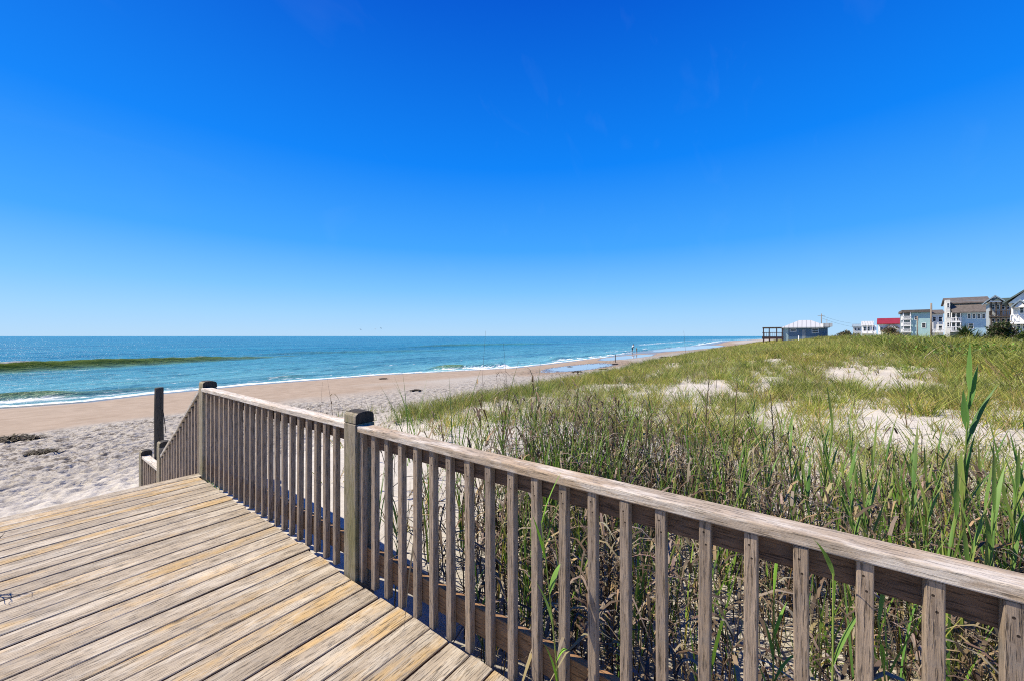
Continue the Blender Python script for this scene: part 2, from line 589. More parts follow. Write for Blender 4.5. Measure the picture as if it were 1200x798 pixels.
gx = np.concatenate([spaced([(-120, -30, 6), (-30, -6, .6), (-6, 6, .05), (6, 16, .085), (16, 46, .17), (46, 130, .6), (130, 300, 3)]), np.geomspace(300, 1500, 40)[1:]])
gy = np.concatenate([-np.geomspace(400, 25, 24), spaced([(-25, -12, .5), (-12, -1, .2), (-1, 7, .12), (7, 9, .1), (9, 18, .06), (18, 23, .09), (23, 36, .22), (36, 80, 2)])])
GX, GY = np.meshgrid(gx, gy, indexing="ij")
GZ = ground_z(GX, GY)
e_ = dune_edge(GX)
tram = (1 - sstep(18.2, 20.0, GY - .10 * np.clip(GX, 0, 60) + 1.6 * (fbm(GX * .15, GY * .15, 2) - .5) + .25 * np.clip(GX - 6, -1, 3) * 2)) * sstep(0.0, 1.2, GY - 9.2)
tram = np.where(GX > 8, (1 - sstep(5, 10 + .12 * np.clip(GX - 10, 0, 20), GY - e_ + 3 * (fbm(GX * .12, GY * .3, 3) - .5))) * sstep(-1, .5, GY - e_), tram)
tram *= .62 + .38 * sstep(.35, .6, fbm(GX * .25 + 9, GY * .4, 3))
# footprint pits
pit = np.zeros_like(GZ)


def worley(x, y, seed):
    xi, yi = np.floor(x).astype(int), np.floor(y).astype(int)
    best = np.full(x.shape, 9.0)
    for i in (-1, 0, 1):
        for j in (-1, 0, 1):
            a, b = (xi + i) % 256, (yi + j) % 256
            px_ = xi + i + _perm[(a + seed) % 256, b]; py_ = yi + j + _perm[b, (a + 2 * seed + 7) % 256]
            best = np.minimum(best, (x - px_) ** 2 + (y - py_) ** 2)
    return np.sqrt(best)


for sc_, am, sd_ in ((.22, .05, 3), (.36, .05, 11)):
    f1 = worley(GX / sc_, GY / sc_ * 1.25, sd_)
    pit -= am * (1 - sstep(.12, .42, f1))
    pit += am * .45 * np.exp(-((f1 - .52) / .12) ** 2)
pit += .035 * (fbm(GX * 1.4, GY * 1.4, 3) - .5)
fine = (GX > -7) & (GX < 48) & (GY < 23)
GZ2 = GZ + np.where(fine, pit * tram * 1.0, 0)
# wind ripples on the open dune patches near the rail
GZ2 += np.where((GX > 1.6) & (GX < 14) & (GY > 0) & (GY < 10), .016 * (fbm(GX * 3.2, GY * 3.2, 2) - .5), 0)
ws_ = shore(GX)
wetv = sstep(-15, -4.5, GY - ws_ + 5 * (fbm(GX * .08, GY * .1, 2) - .5)) * .55 + .45 * sstep(-1.6, -.3, GY - ws_)
wetv = np.where(GX > 55, np.maximum(wetv, .93 * sstep(-10, -4, GY - ws_ + 4 * (fbm(GX * .05, GY * .12 + 4, 3) - .5)) * sstep(55, 80, GX)), wetv)
near_damp = sstep(0, 2.5, GY - (15.6 + 2.4 * (fbm(GX * .2, GY * .2, 2) - .5) - .18 * np.clip(GX, 0, 12))) * (1 - sstep(12, 26, GX))
wetv = np.maximum(wetv, .42 * near_damp)
wetv = wetv * (1 - .9 * np.clip(tram * 1.3, 0, 1))
for P in POOLS:
    r = pool_r(P, GX, GY)
    wetv = np.maximum(wetv, (1 - sstep(1.0, 1.35, r)) * .95)
    wetv = np.maximum(wetv, (1 - sstep(1.2, 2.4, r)) * .6)
dune_a = 1 - sstep(-1, 1.5, GY - e_)
litter = np.where((GX > 1.5) & (GX < 8.5) & (GY < 3), .45 * (1 - sstep(1.2, 2.6, GY)) * (1 - sstep(6.5, 9, GX)), 0)
litter = np.maximum(litter, .35 * dune_a * sstep(8, 14, GX) * sstep(.45, .6, fbm(GX * .5, GY * .5, 3)))
grit_shade = tram * np.where(GX < 7, .35 + .65 * sstep(11.2, 13.8, GY), 1.15)
nx, ny = GX.shape
idx = np.arange(nx * ny).reshape(nx, ny)
quads = np.stack([idx[:-1, :-1], idx[1:, :-1], idx[1:, 1:], idx[:-1, 1:]], -1)
g_o = np_mesh("sand_ground", np.stack([GX, GY, GZ2], -1), quads, M["sand"],
              floats=dict(wet=wetv, trample=tram, grit_shade=grit_shade, dune=dune_a, litter=litter))
tag(g_o, kind="structure")

for P in POOLS:
    n_, rings = 72, 14
    th = np.linspace(0, 2 * np.pi, n_, endpoint=False)
    mb = MB()
    vs = [(P["x"], P["y"], P["z"])]
    fs = []
    for j in range(1, rings + 1):
        rr = 1.16 * j / rings
        for a in th: vs.append((P["x"] + P["rx"] * rr * math.cos(a), P["y"] + P["ry"] * rr * math.sin(a), P["z"]))
    for k in range(n_): fs.append((0, 1 + k, 1 + (k + 1) % n_))
    for j in range(rings - 1):
        for k in range(n_):
            k2 = (k + 1) % n_
            fs.append((1 + j * n_ + k, 1 + (j + 1) * n_ + k, 1 + (j + 1) * n_ + k2, 1 + j * n_ + k2))
    mb.add(vs, fs)
    tag(mb.build("tide_pool", M["pool"]), kind="structure")

# ------------------------------------------------------------------ sea
sx = np.concatenate([-np.geomspace(9000, 60, 40), spaced([(-60, -18, 2), (-18, 45, .35), (45, 120, .8), (120, 260, 2.5)]), np.geomspace(260, 20000, 50)[1:]])
sy = np.concatenate([spaced([(18, 26, .3), (26, 46, .22), (46, 57, .35), (57, 75, .22), (75, 110, .6), (110, 170, 1.5)]), np.geomspace(170, 20000, 70)[1:]])
SX, SY = np.meshgrid(sx, sy, indexing="ij")
ws_ = shore(SX)
d = SY - ws_
SZ = np.full_like(SX, SEA_Z)
fade = np.exp(-np.clip(SY - 20, 0, None) / 140.)
SZ += .16 * fade * (fbm(SX * .10, SY * .33, 4) - .5) * sstep(0, 8, d)
SZ += (.30 * fade * (fbm(SX * .32, SY * .75, 3) - .5) + .16 * fade * (fbm(SX * 1.1, SY * 1.5, 2) - .5)) * sstep(1, 9, d)
crest = np.zeros_like(SX); foam_glint = np.zeros_like(SX)


def wave(xs, ss, hs, back, front, green):
    global SZ, crest, foam_glint
    c_ = np.interp(SX, xs, ss) + .8 * (fbm(SX * .15, SX * 0 + 4.4, 2) - .5)
    h = np.interp(SX, xs, hs)
    dd = SY - c_
    prof = np.where(dd > 0, np.exp(-(dd / back) ** 2), np.exp(-(dd / front) ** 2))
    SZ = SZ + h * prof * (1 + .18 * (fbm(SX * 1.1, SY * 1.1, 2) - .5))
    hn = np.clip(h / max(hs), 0, 1)
    crest = np.maximum(crest, green * hn ** .6 * np.where(dd > 0, np.exp(-(dd / .35) ** 2), np.exp(-((dd + .42) / (front * .95)) ** 2)))
    return dd, hn


dd, hn = wave([-60, -20, 0, 19, 27, 34, 50], [50, 55, 58.5, 65, 68.5, 72, 80], [.7, 1.15, 1.08, .60, .16, 0, 0], 3.0, .95, 1.0)
lipn = fbm(SX * .55, SX * 0 + 8, 3)
foam_glint = np.maximum(foam_glint, np.where((SX < 8), sstep(.42, .62, lipn) * np.exp(-((dd + .15) / .45) ** 2) * .62 * sstep(8, -6, SX), 0))  # left-end flecks: spray, with the white glints painted in
foam_glint = np.maximum(foam_glint, np.where(SX < 26, (.5 + .5 * sstep(8, -4, SX)) * np.exp(-((dd - .02) / .34) ** 2) * (.35 + .65 * sstep(.35, .6, fbm(SX * .9, SX * 0 + 61, 2))) * hn ** .3, 0))  # thin lip line, foam plus the lit crest rim painted white
foam_glint = np.maximum(foam_glint, .40 * np.exp(-((dd + 3.4) / 2.2) ** 2) * hn)
wave([26, 36, 49, 62, 75], [80, 76.5, 70.5, 66, 64], [0, .42, .45, .3, 0], 3, 1.5, .12)
wave([70, 91, 130, 160], [96, 93, 88, 86], [0, .75, .6, 0], 4, 2, .15)
# small breaker at the edge of the beach and the swash
wob = 1.2 * (fbm(SX * .18, SX * 0 + 21, 3) - .5)
ed = d - 2.8 - wob
hb = sstep(.42, .6, fbm(SX * .13 + 3, SX * 0 + 2, 2))
SZ += (.10 + .30 * hb) * np.where(ed > 0, np.exp(-(ed / 1.0) ** 2), np.exp(-(ed / .45) ** 2)) * np.where(SX < 60, 1, .7)
crest = np.maximum(crest, .55 * hb * np.exp(-(ed / .55) ** 2) * (SX < 30))
foam_glint = np.maximum(foam_glint, .74 * (1 - sstep(.3, 1.9, d + wob * .6)))
foam_glint = np.maximum(foam_glint, (.42 + .3 * hb) * np.exp(-((ed + .9) / .7) ** 2))
foam_glint = np.maximum(foam_glint, .40 * np.exp(-((d - 6.5 - wob * 2.0) / 1.0) ** 2) * sstep(.4, .62, fbm(SX * .09, SX * 0 + 31, 2)))
foam_glint = np.maximum(foam_glint, .36 * np.exp(-((d - 12 - wob * 3.0) / 1.6) ** 2) * sstep(.45, .65, fbm(SX * .07, SX * 0 + 41, 2)))
far = SX > 55
foam_glint = np.maximum(foam_glint, np.where(far, .52 * np.exp(-((d - 6 - wob * 3) / 1.6) ** 2) * sstep(.40, .6, fbm(SX * .04, SX * 0 + 51, 2)), 0))
foam_glint = np.maximum(foam_glint, np.where(SX > 150, .55 * np.exp(-((d - 20 - wob * 5) / 4.0) ** 2), 0))
foam_glint = np.maximum(foam_glint, .06 + .12 * np.exp(-np.clip(d, 0, None) / 30) + .07 * sstep(14, -10, SX) * np.exp(-np.clip(d, 0, None) / 40) + .07 * sstep(.5, .65, fbm(SX * .03, SY * .12 + 9, 2)) * np.exp(-np.clip(d, 0, None) / 90))  # sparse flecks: whitecaps, and sun glints painted as white
shal = 1 - sstep(-2, 26, d)
shal = np.maximum(shal, .45 * (1 - sstep(10, 75, d)))
nx, ny = SX.shape
idx = np.arange(nx * ny).reshape(nx, ny)
quads = np.stack([idx[:-1, :-1], idx[1:, :-1], idx[1:, 1:], idx[:-1, 1:]], -1)
sea_o = np_mesh("sea", np.stack([SX, SY, SZ], -1), quads, M["sea"], floats=dict(foam_glint=foam_glint, shallow=shal, crest=crest))
tag(sea_o, kind="structure")

# ------------------------------------------------------------------ wooden deck
deck = empty("wooden_deck", (0, 2, 0), "weathered plank deck with steps leading down to the sandy beach", "deck")


def part(mb, name, mat, root, bevel=0, loc=None):
    """build a part whose mesh is in world coordinates under a root at root.location"""
    return mb.build(name, mat, root, bevel, off=tuple(root.location))


DX0, DX1, DY1 = -1.35, 1.425, 5.60
mb = MB()
y = DY1
k = 0
while y > -1.5:
    r = random.random()
    wdt = .138 + random.uniform(-.001, .001)
    x1 = DX1 + random.uniform(-.016, .010)
    if 2.25 < y - .07 < 2.5: x1 = 1.405
    if 5.40 < y - .07 < 5.62: x1 = 1.455
    n = 14
    zt = random.uniform(-.0025, .0)
    tl = random.uniform(-.003, .003)
    vs, fs = [], []
    ph = random.uniform(0, 6)
    for i in range(n + 1):
        x = DX0 + (x1 - DX0) * i / n
        o = .0016 * math.sin(x * 2.1 + ph)
        z = zt + .0015 * math.sin(x * 3 + ph * 2)
        e = .004
        prof = [(y - wdt, -.036), (y - wdt, -e), (y - wdt + e, 0), (y - wdt * .5, .0012), (y - e, 0), (y, -e), (y, -.036)]
        for j, (yy, zz) in enumerate(prof):
            vs.append((x, yy + o, zz + z + tl * ((yy - y) / wdt + .5)))
    m_ = 7
    for i in range(n):
        for j in range(m_):
            j2 = (j + 1) % m_
            fs.append((i * m_ + j, i * m_ + j2, (i + 1) * m_ + j2, (i + 1) * m_ + j))
    fs.append(tuple(range(m_))[::-1]); fs.append(tuple(n * m_ + j for j in range(m_)))
    # winding outward
    mb.add(vs, [f[::-1] for f in fs], r)
    y -= wdt + random.choice((.007, .008, .010, .0125))
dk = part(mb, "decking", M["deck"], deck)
dk.data.materials.append(M["rail_in"])      # darker board edges, gap shade put into the colour
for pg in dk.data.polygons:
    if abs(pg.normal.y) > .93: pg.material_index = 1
for x in (-1.3, -.85, -.4, .05, .5, .95, 1.365):
    mb = MB()
    mb.box(x - .02, x + .02, -1.5, 5.54, -.23, -.04)
    part(mb, "joist", M["rail_in"], deck)
for (x, y_) in ((-1.2, 5.2), (-1.2, 2.4), (-1.2, -.8), (1.25, .2), (1.25, 3.9)):
    mb = MB()
    mb.box(x - .07, x + .07, y_ - .07, y_ + .07, -1.8, -.232)
    part(mb, "pile", M["post"], deck)
stairs = empty("beach_stairs", (0, 6.5, -.6), "wooden stair flight going down from the deck end to the landing", "stairs")
for k in range(6):
    y0 = 5.62 + k * .285
    z = -.19 - k * .178
    mb = MB()
    mb.box(-1.2, 1.39, y0, y0 + .138, z - .038, z, random.random()); mb.box(-1.2, 1.39, y0 + .146, y0 + .284, z - .038, z, random.random())
    part(mb, "step", M["deck"], stairs, .003)
for x in (-1.24, 1.40):
    mb = MB()
    mb.hexa([(x, 5.605, -.42), (x + .038, 5.605, -.42), (x + .038, 7.33, -1.45), (x, 7.33, -1.45), (x, 5.605, -.12), (x + .038, 5.605, -.12), (x + .038, 7.33, -1.19), (x, 7.33, -1.19)])
    part(mb, "stringer", M["rail_in"], stairs)
mb = MB()
for k in range(7):
    mb.box(-1.2, 1.39, 7.36 + k * .146, 7.36 + k * .146 + .139, -1.30, -1.262, random.random())
part(mb, "landing", M["deck"], stairs, .003)


# ------------------------------------------------------------------ railings
def post(root, y0, x0, z0, z1, name="post"):
    x1, y1 = x0 + .14, y0 + .14
    mb = MB()
    mb.box(x0, x1, y0, y1, z0, z1 - .075)
    p = part(mb, name, M["post"], root, .007)
    # rounded head, weathered dark on top; its shaded faces are painted dark too
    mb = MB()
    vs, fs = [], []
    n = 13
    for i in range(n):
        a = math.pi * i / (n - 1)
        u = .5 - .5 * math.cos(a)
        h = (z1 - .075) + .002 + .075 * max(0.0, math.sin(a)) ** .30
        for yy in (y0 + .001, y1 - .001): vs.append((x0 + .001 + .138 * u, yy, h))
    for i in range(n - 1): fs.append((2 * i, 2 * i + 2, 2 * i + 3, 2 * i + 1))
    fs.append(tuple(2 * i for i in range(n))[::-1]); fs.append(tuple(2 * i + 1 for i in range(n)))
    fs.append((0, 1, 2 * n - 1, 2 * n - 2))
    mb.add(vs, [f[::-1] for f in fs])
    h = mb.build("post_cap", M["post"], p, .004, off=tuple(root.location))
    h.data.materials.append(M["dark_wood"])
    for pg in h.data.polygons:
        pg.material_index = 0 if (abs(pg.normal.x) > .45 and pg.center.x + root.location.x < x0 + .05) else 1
    return p


def baluster_mesh(h):
    mb = MB()
    n = 5
    vs, fs = [], []
    hw = .0185
    for i in range(n + 1):
        z = h * i / n
        for (a, b) in ((-1, -1), (1, -1), (1, 1), (-1, 1)): vs.append((hw * a, hw * b, z))
    for i in range(n):
        for k in range(4):
            fs.append((i * 4 + k, i * 4 + (k + 1) % 4, i * 4 + 4 + (k + 1) % 4, i * 4 + 4 + k))
    fs.append((3, 2, 1, 0)); fs.append(tuple(n * 4 + k for k in range(4)))
    mb.add(vs, fs)
    return mb


def balusters(root, ys, x, z0f, z1f, first=None):
    hb = None
    for k, y in enumerate(ys):
        z0, z1 = z0f(y), z1f(y)
        if hb is None or abs(z1 - z0 - hb[1]) > .002:
            o = baluster_mesh(z1 - z0).build("baluster", M["baluster"], root, .0035)
            hb = (o, z1 - z0)
        else:
            o = hb[0].copy()
            col.objects.link(o)
            o.parent = root
        o.location = Vector((x, y, z0)) - root.location
        o.rotation_euler = (random.uniform(-.006, .006), random.uniform(-.005, .005), random.uniform(-.06, .06))


def rail_bar(root, name, mat, x0, x1, y0, y1, z0, z1, bevel=.004, slope=0.0):
    mb = MB()
    n = max(2, int((y1 - y0) / .3))
    vs, fs = [], []
    ph = random.uniform(0, 6)
    for i in range(n + 1):
        y = y0 + (y1 - y0) * i / n
        dz = slope * (y - y0) + .002 * math.sin(y * 2.3 + ph)
        dx = .002 * math.sin(y * 1.7 + ph)
        for (x, z) in ((x0, z0), (x1, z0), (x1, z1), (x0, z1)): vs.append((x + dx, y, z + dz))
    for i in range(n):
        for k in range(4):
            k2 = (k + 1) % 4
            fs.append((i * 4 + k2, i * 4 + k, i * 4 + 4 + k, i * 4 + 4 + k2))
    fs.append((0, 1, 2, 3)); fs.append(tuple(n * 4 + k for k in (3, 2, 1, 0)))
    mb.add(vs, fs)
    return part(mb, name, mat, root, bevel)


XC0, XC1, XB, XR0, XR1 = 1.428, 1.520, 1.4555, 1.4755, 1.513
near = empty("railing", (1.46, .8, 0), "nearest weathered wooden railing running off the right edge with reeds behind it", "railing")
YN = -1.6
rail_bar(near, "handrail_cap", M["rail_y"], XC0, XC1, YN, 2.323, .951, .990, .005)
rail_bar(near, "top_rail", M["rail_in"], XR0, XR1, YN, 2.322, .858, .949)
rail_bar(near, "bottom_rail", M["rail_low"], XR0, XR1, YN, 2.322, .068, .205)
balusters(near, [-.394 - .1345 * 8 + .1345 * k for k in range(29)], XB, lambda y: -.012, lambda y: .950)

mid = empty("railing", (1.46, 3.9, 0), "middle wooden railing between the two round topped posts at the end of the deck", "railing")
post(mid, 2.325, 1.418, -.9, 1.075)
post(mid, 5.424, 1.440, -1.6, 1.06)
rail_bar(mid, "handrail_cap", M["rail_far"], XC0, XC1, 2.467, 5.422, .951, .990, .005)
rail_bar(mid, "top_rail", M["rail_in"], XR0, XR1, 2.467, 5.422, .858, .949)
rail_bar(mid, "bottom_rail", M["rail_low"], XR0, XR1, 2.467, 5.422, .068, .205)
balusters(mid, [2.62 + .1333 * k for k in range(21)], XB, lambda y: -.012, lambda y: .950)

SL = -1.07 / 1.72
st_r = empty("stair_railing", (1.48, 6.4, -.5), "sloping wooden stair railing dropping from the deck corner towards the beach", "railing")
top = lambda y: .965 + SL * (y - 5.566)
rail_bar(st_r, "handrail_cap", M["rail_far"], XC0 + .02, XC1 + .02, 5.566, 7.288, .935, .975, .004, SL)
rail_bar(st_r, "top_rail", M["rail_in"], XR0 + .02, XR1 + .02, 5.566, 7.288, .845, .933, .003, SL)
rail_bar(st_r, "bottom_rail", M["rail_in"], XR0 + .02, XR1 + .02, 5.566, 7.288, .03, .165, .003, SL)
ys = [5.65 + .1235 * k for k in range(14)]
hbm = baluster_mesh(.965)
b0 = None
for y in ys:
    o = hbm.build("baluster", M["baluster"], st_r, .0035) if b0 is None else b0.copy()
    if b0 is None: b0 = o
    else:
        col.objects.link(o); o.parent = st_r
    o.location = Vector((XB + .02, y, top(y) - .040 - .965)) - st_r.location
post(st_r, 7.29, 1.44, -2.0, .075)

ld_r = empty("landing_railing", (1.48, 7.9, -1.2), "short low wooden railing at the foot of the beach stairs", "railing")
rail_bar(ld_r, "handrail_cap", M["rail_far"], XC0 + .02, XC1 + .02, 7.432, 8.40, -.36, -.32, .004)
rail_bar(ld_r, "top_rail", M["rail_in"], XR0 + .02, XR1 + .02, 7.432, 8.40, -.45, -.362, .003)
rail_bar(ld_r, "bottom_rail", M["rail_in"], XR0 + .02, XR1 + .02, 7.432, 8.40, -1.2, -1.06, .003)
balusters(ld_r, [7.53 + .13 * k for k in range(7)], XB + .02, lambda y: -1.26, lambda y: -.361)
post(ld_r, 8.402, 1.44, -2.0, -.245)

pile_p = at(181.5, 500, 6.15)
pl = empty("piling", (pile_p.x + .05, pile_p.y, -1.3), "tall dark round timber piling standing behind the low landing railing", "piling")
pxy = (pl.location.x, pl.location.y)
mb = MB()
mb.tube([(pxy[0], pxy[1], -2.2), (pxy[0] + .003, pxy[1], -.5), (pxy[0] - .004, pxy[1] + .004, .3), (pxy[0], pxy[1], .755), (pxy[0], pxy[1], .765)], [.064, .060, .057, .055, .050], 16)
part(mb, "shaft", M["dark_wood"], pl)
mb = MB()
q = Vector((pxy[0], pxy[1], 0))
side = Vector((.6, -.8, 0))
mb.tube([q + side * .058 + Vector((0, 0, .42)), q + side * .078 + Vector((0, 0, .3)), q + side * .10 + Vector((0, 0, .12)), q + side * .095 + Vector((0, 0, .05))], .005, 6)
part(mb, "rope", M["dark_wood"], pl)

# ------------------------------------------------------------------ vegetation tools
def jit(c, n, v, rng=RNG):
    c = np.array(c, float)
    return np.clip(c[None, :] * (1 + rng.normal(0, v, (n, 1))) * (1 + rng.normal(0, v * .35, (n, 3))), .004, 1)


def blades(P, H, az, lean, curve, W, C, K=3, tip=None, face=None, droop=None):
    """arrays of strip blades: P (n,3) roots -> verts, quads, colours"""
    n = len(P)
    u = np.linspace(0, 1, K + 1)[None, :]
    H = np.broadcast_to(np.asarray(H, float), (n,))[:, None]
    lean = np.broadcast_to(np.asarray(lean, float), (n,))[:, None]
    curve = np.broadcast_to(np.asarray(curve, float), (n,))[:, None]
    W = np.broadcast_to(np.asarray(W, float), (n,))[:, None]
    dx, dy = np.cos(az)[:, None], np.sin(az)[:, None]
    r = (lean * u + curve * u * u) * H
    dr = np.zeros((n, 1)) if droop is None else np.broadcast_to(np.asarray(droop, float), (n,))[:, None]
    z = H * (u * np.sqrt(np.clip(1 - (lean * .6) ** 2, .1, 1)) - dr * u ** 2.5)
    cx, cy, cz = P[:, 0:1] + dx * r, P[:, 1:2] + dy * r, P[:, 2:3] + z
    fa = (az + np.pi / 2 if face is None else face)[:, None]
    wd = W * .5 * np.where(u < .5, 1 - .25 * u, np.clip(1.75 * (1 - u), .06, 1))
    ox, oy = np.cos(fa) * wd, np.sin(fa) * wd
    L = np.stack([cx - ox, cy - oy, cz], -1); R = np.stack([cx + ox, cy + oy, cz], -1)
    V = np.stack([L, R], 2).reshape(n, (K + 1) * 2, 3)
    base = (np.arange(n) * (K + 1) * 2)[:, None, None]
    q = np.array([[2 * i, 2 * i + 1, 2 * i + 3, 2 * i + 2] for i in range(K)])[None]
    Q = (base + q).reshape(-1, 4)
    cc = np.repeat(C[:, None, :], (K + 1) * 2, 1)
    if tip is not None:
        tt = np.repeat(u[0] ** 2, 2)[None, :, None]
        cc = cc * (1 - tt * .6) + np.broadcast_to(tip, cc.shape) * tt * .6
    return V.reshape(-1, 3), Q, cc.reshape(-1, 3)


def merge(*packs):
    vs, qs, cs, b = [], [], [], 0
    for v, q, c in packs:
        vs.append(v); qs.append(q + b); cs.append(c); b += len(v)
    return np.concatenate(vs), np.concatenate(qs), np.concatenate(cs)


GREEN = (.14, .205, .036); YEL = (.31, .29, .065); DRY = (.33, .265, .14); DARKG = (.06, .105, .026); BROWN = (.15, .105, .065); GREY = (.26, .22, .165); LIME = (.23, .31, .055)


def pick(n, cols, probs, var=.18, rng=RNG):
    k = rng.choice(len(cols), n, p=np.array(probs) / sum(probs))
    base = np.array(cols)[k]
    return np.clip(base * (1 + rng.normal(0, var, (n, 1))) * (1 + rng.normal(0, var * .3, (n, 3))), .004, .9)


def tufts(tc, s_c, nb, h, w, cols, probs, spread=.09, lean=(.15, .7), K=3, rng=RNG):
    n = len(tc)
    cz = ground_z(tc, s_c)
    hh = np.broadcast_to(np.asarray(h, float), (n,))
    tone = (1 + rng.normal(0, .14, n)) * (.78 + .5 * fbm(tc * .45 + 60, s_c * .6, 3))
    warm = sstep(.42, .62, fbm(tc * .22 + 15, s_c * .35 + 3, 3))
    T = np.repeat(np.arange(n), nb)
    m = len(T)
    a = rng.uniform(0, 2 * np.pi, m); r = spread * np.sqrt(rng.random(m))
    P = np.stack([tc[T] + r * np.cos(a), s_c[T] + r * np.sin(a), cz[T] - .015], -1)
    C = pick(m, cols, probs, .16, rng) * tone[T][:, None]
    C = C * (1 + warm[T][:, None] * np.array([[.20, .09, .0]]))
    return blades(P, hh[T] * rng.uniform(.5, 1.15, m), a + rng.normal(0, .5, m), rng.uniform(*lean, m), rng.uniform(.05, .45, m),
                  np.broadcast_to(np.asarray(w, float), (n,))[T], C, K, tip=np.array(YEL), face=rng.uniform(0, 6.28, m), droop=rng.uniform(0, .3, m))


def scatter(n, t0, t1, s0, s1, prob, rng=RNG, bias=1.0):
    u = rng.random(n)
    t = t0 + (t1 - t0) * u ** bias
    s = rng.uniform(s0, s1, n)
    k = rng.random(n) < prob(t, s)
    return t[k], s[k]


# open sand in the dunes: (t, s, radius along, radius across)
_a = at(1010, 447, 15.6); _b = at(1062, 452, 13.5)
OPEN = [(22, -2.0, 4.4, .95), (13.0, .6, 1.5, .3), (9.5, 3.5, 1.5, .8), (17, 3.0, 1.8, .5), (11.5, -1.8, 1.0, .6), (30, 1.5, 2.6, .6), (9.0, 6.3, 1.6, .5), (42, 4, 3, .7)]


def cover(t, s):
    """how overgrown the dune is, 0..1"""
    e = dune_edge(t) - 11.6
    c = .60 + 1.55 * (fbm(t * .22 + 3, s * .72 + 7, 5) - .45) + 1.15 * (fbm(t * .9 + 50, s * 1.5 + 5, 2) - .5)
    c += .26 * sstep(22, 60, t) + .30 * sstep(-3, -6, s) * sstep(12, 25, t)
    c += .55 * np.exp(-((s - e - 10.4) / 1.1) ** 2) * sstep(6.0, 9, t)
    for (a, b, ra, rb) in OPEN:
        q = ((t - a) / ra) ** 2 + ((s - b) / rb) ** 2
        c = c - 1.1 * np.exp(-q * q)
    ed = s - e - 11.5 - .9 * (fbm(t * .5, s * .5, 2) - .5)
    c = np.where(ed > 0, c - 3 * ed, c)
    c = c * (.34 * sstep(1.7, 2.6, t) * sstep(7.5, 6, s) + .66 * sstep(4.2, 6.8, t + .25 * np.clip(s - 4, -3, 3)))
    c = np.where((t < 8.5) & (s > 6), c * sstep(7.0, 8.5, t - .12 * (11.5 - s)), c)
    return np.clip(c, 0, 1)


packs = []
t_, s_ = scatter(14000, 1.7, 30, -14, 13.5, lambda t, s: cover(t, s) ** 1.4 * .95 + .03 * (t > 7) + .012 * (t > 5))
edge = np.exp(-((s_ - dune_edge(t_) + 1.0) / 1.3) ** 2)
packs.append(tufts(t_, s_, 15, .31 + .22 * RNG.random(len(t_)) + .14 * edge, .0085 + .00025 * t_, [GREEN, YEL, DRY, LIME], [.43, .17, .22, .18], .15))
t_, s_ = scatter(15000, 30, 80, -18, 16, lambda t, s: cover(t, s) ** .9, bias=1.15)
packs.append(tufts(t_, s_, 9, .42 + .26 * RNG.random(len(t_)), .013 + .0004 * t_, [GREEN, YEL, DRY, LIME], [.45, .18, .18, .19], .30))
t_, s_ = scatter(9000, 78, 240, -25, 17, lambda t, s: np.clip(cover(t, s) + .15, 0, 1) * (s < dune_edge(t) + .5), bias=1.3)
packs.append(tufts(t_, s_, 7, .45 + .3 * RNG.random(len(t_)), .03 + .0006 * t_, [GREEN, YEL, DRY, LIME], [.4, .34, .14, .12], .6, K=2))
# bigger clumps of older grass that break up the cover
t_, s_ = scatter(2600, 7, 60, -9, 12.5, lambda t, s: sstep(.25, .7, cover(t, s)) * sstep(.52, .66, fbm(t * .5 + 77, s * .7 + 13, 3)), bias=1.3)
for cols_, k_ in (((GREEN, DARKG, LIME), 0), ((YEL, DRY, LIME), 1)):
    m_ = np.arange(len(t_)) % 3 == 0 if k_ else np.arange(len(t_)) % 3 != 0
    packs.append(tufts(t_[m_], s_[m_], 46, .50 + .32 * RNG.random(m_.sum()), .011 + .0004 * t_[m_], list(cols_), [.5, .3, .2], .24, lean=(.1, .8), K=4))
V, Q, C = merge(*packs)
tag(np_mesh("dune_grass", V, Q, M["leaf"], colors=C), "short yellow green grass growing in tufts all over the sandy dunes", "grass", kind="stuff")

# darker, greener fringe along the seaward foot of the dune
t_, s_ = scatter(9000, 6.5, 130, 8.5, 15.5, lambda t, s: np.exp(-((s - dune_edge(t) + 1.0) / .75) ** 2) * sstep(6.8, 8.5, t) * .9, bias=1.7)
V, Q, C = tufts(t_, s_, 12, .34 + .25 * RNG.random(len(t_)), .009 + .0004 * t_, [(.075, .13, .028), GREEN, LIME, DRY], [.42, .34, .14, .10], .17, lean=(.05, .45))
tag(np_mesh("beach_grass", V, Q, M["leaf"], colors=C), "fresh green grass fringe along the seaward foot of the dune", "grass", kind="stuff")

# tall rank growth on the dune ridge to the right
def ridge(t, s):
    top = np.interp(t, [14, 20, 30, 45, 80, 130], [-8.2, -6.0, -4.4, -3.4, -1.5, -1.5])
    return sstep(.8, -1.2, s - top) * (.55 + .45 * sstep(.35, .6, fbm(t * .4 + 30, s * .4, 2))) * sstep(11, 16, t - .2 * s - 3)


packs = []
t_, s_ = scatter(15000, 12, 60, -24, -2, ridge, bias=1.2)
hh = .42 + .42 * RNG.random(len(t_)) + .45 * sstep(.45, .7, fbm(t_ * .5, s_ * .5 + 11, 2))
packs.append(tufts(t_, s_, 11, hh, .016 + .0007 * t_, [GREEN, LIME, DARKG, YEL, GREY, BROWN], [.34, .26, .18, .09, .07, .06], .30, lean=(.1, .9)))
t_, s_ = scatter(5000, 60, 130, -30, 0, ridge, bias=1.0)
packs.append(tufts(t_, s_, 8, .55 + .55 * RNG.random(len(t_)), .06 + .0004 * t_, [GREEN, LIME, DARKG, GREY, BROWN], [.36, .16, .2, .14, .14], .6, lean=(.05, .5), K=2))
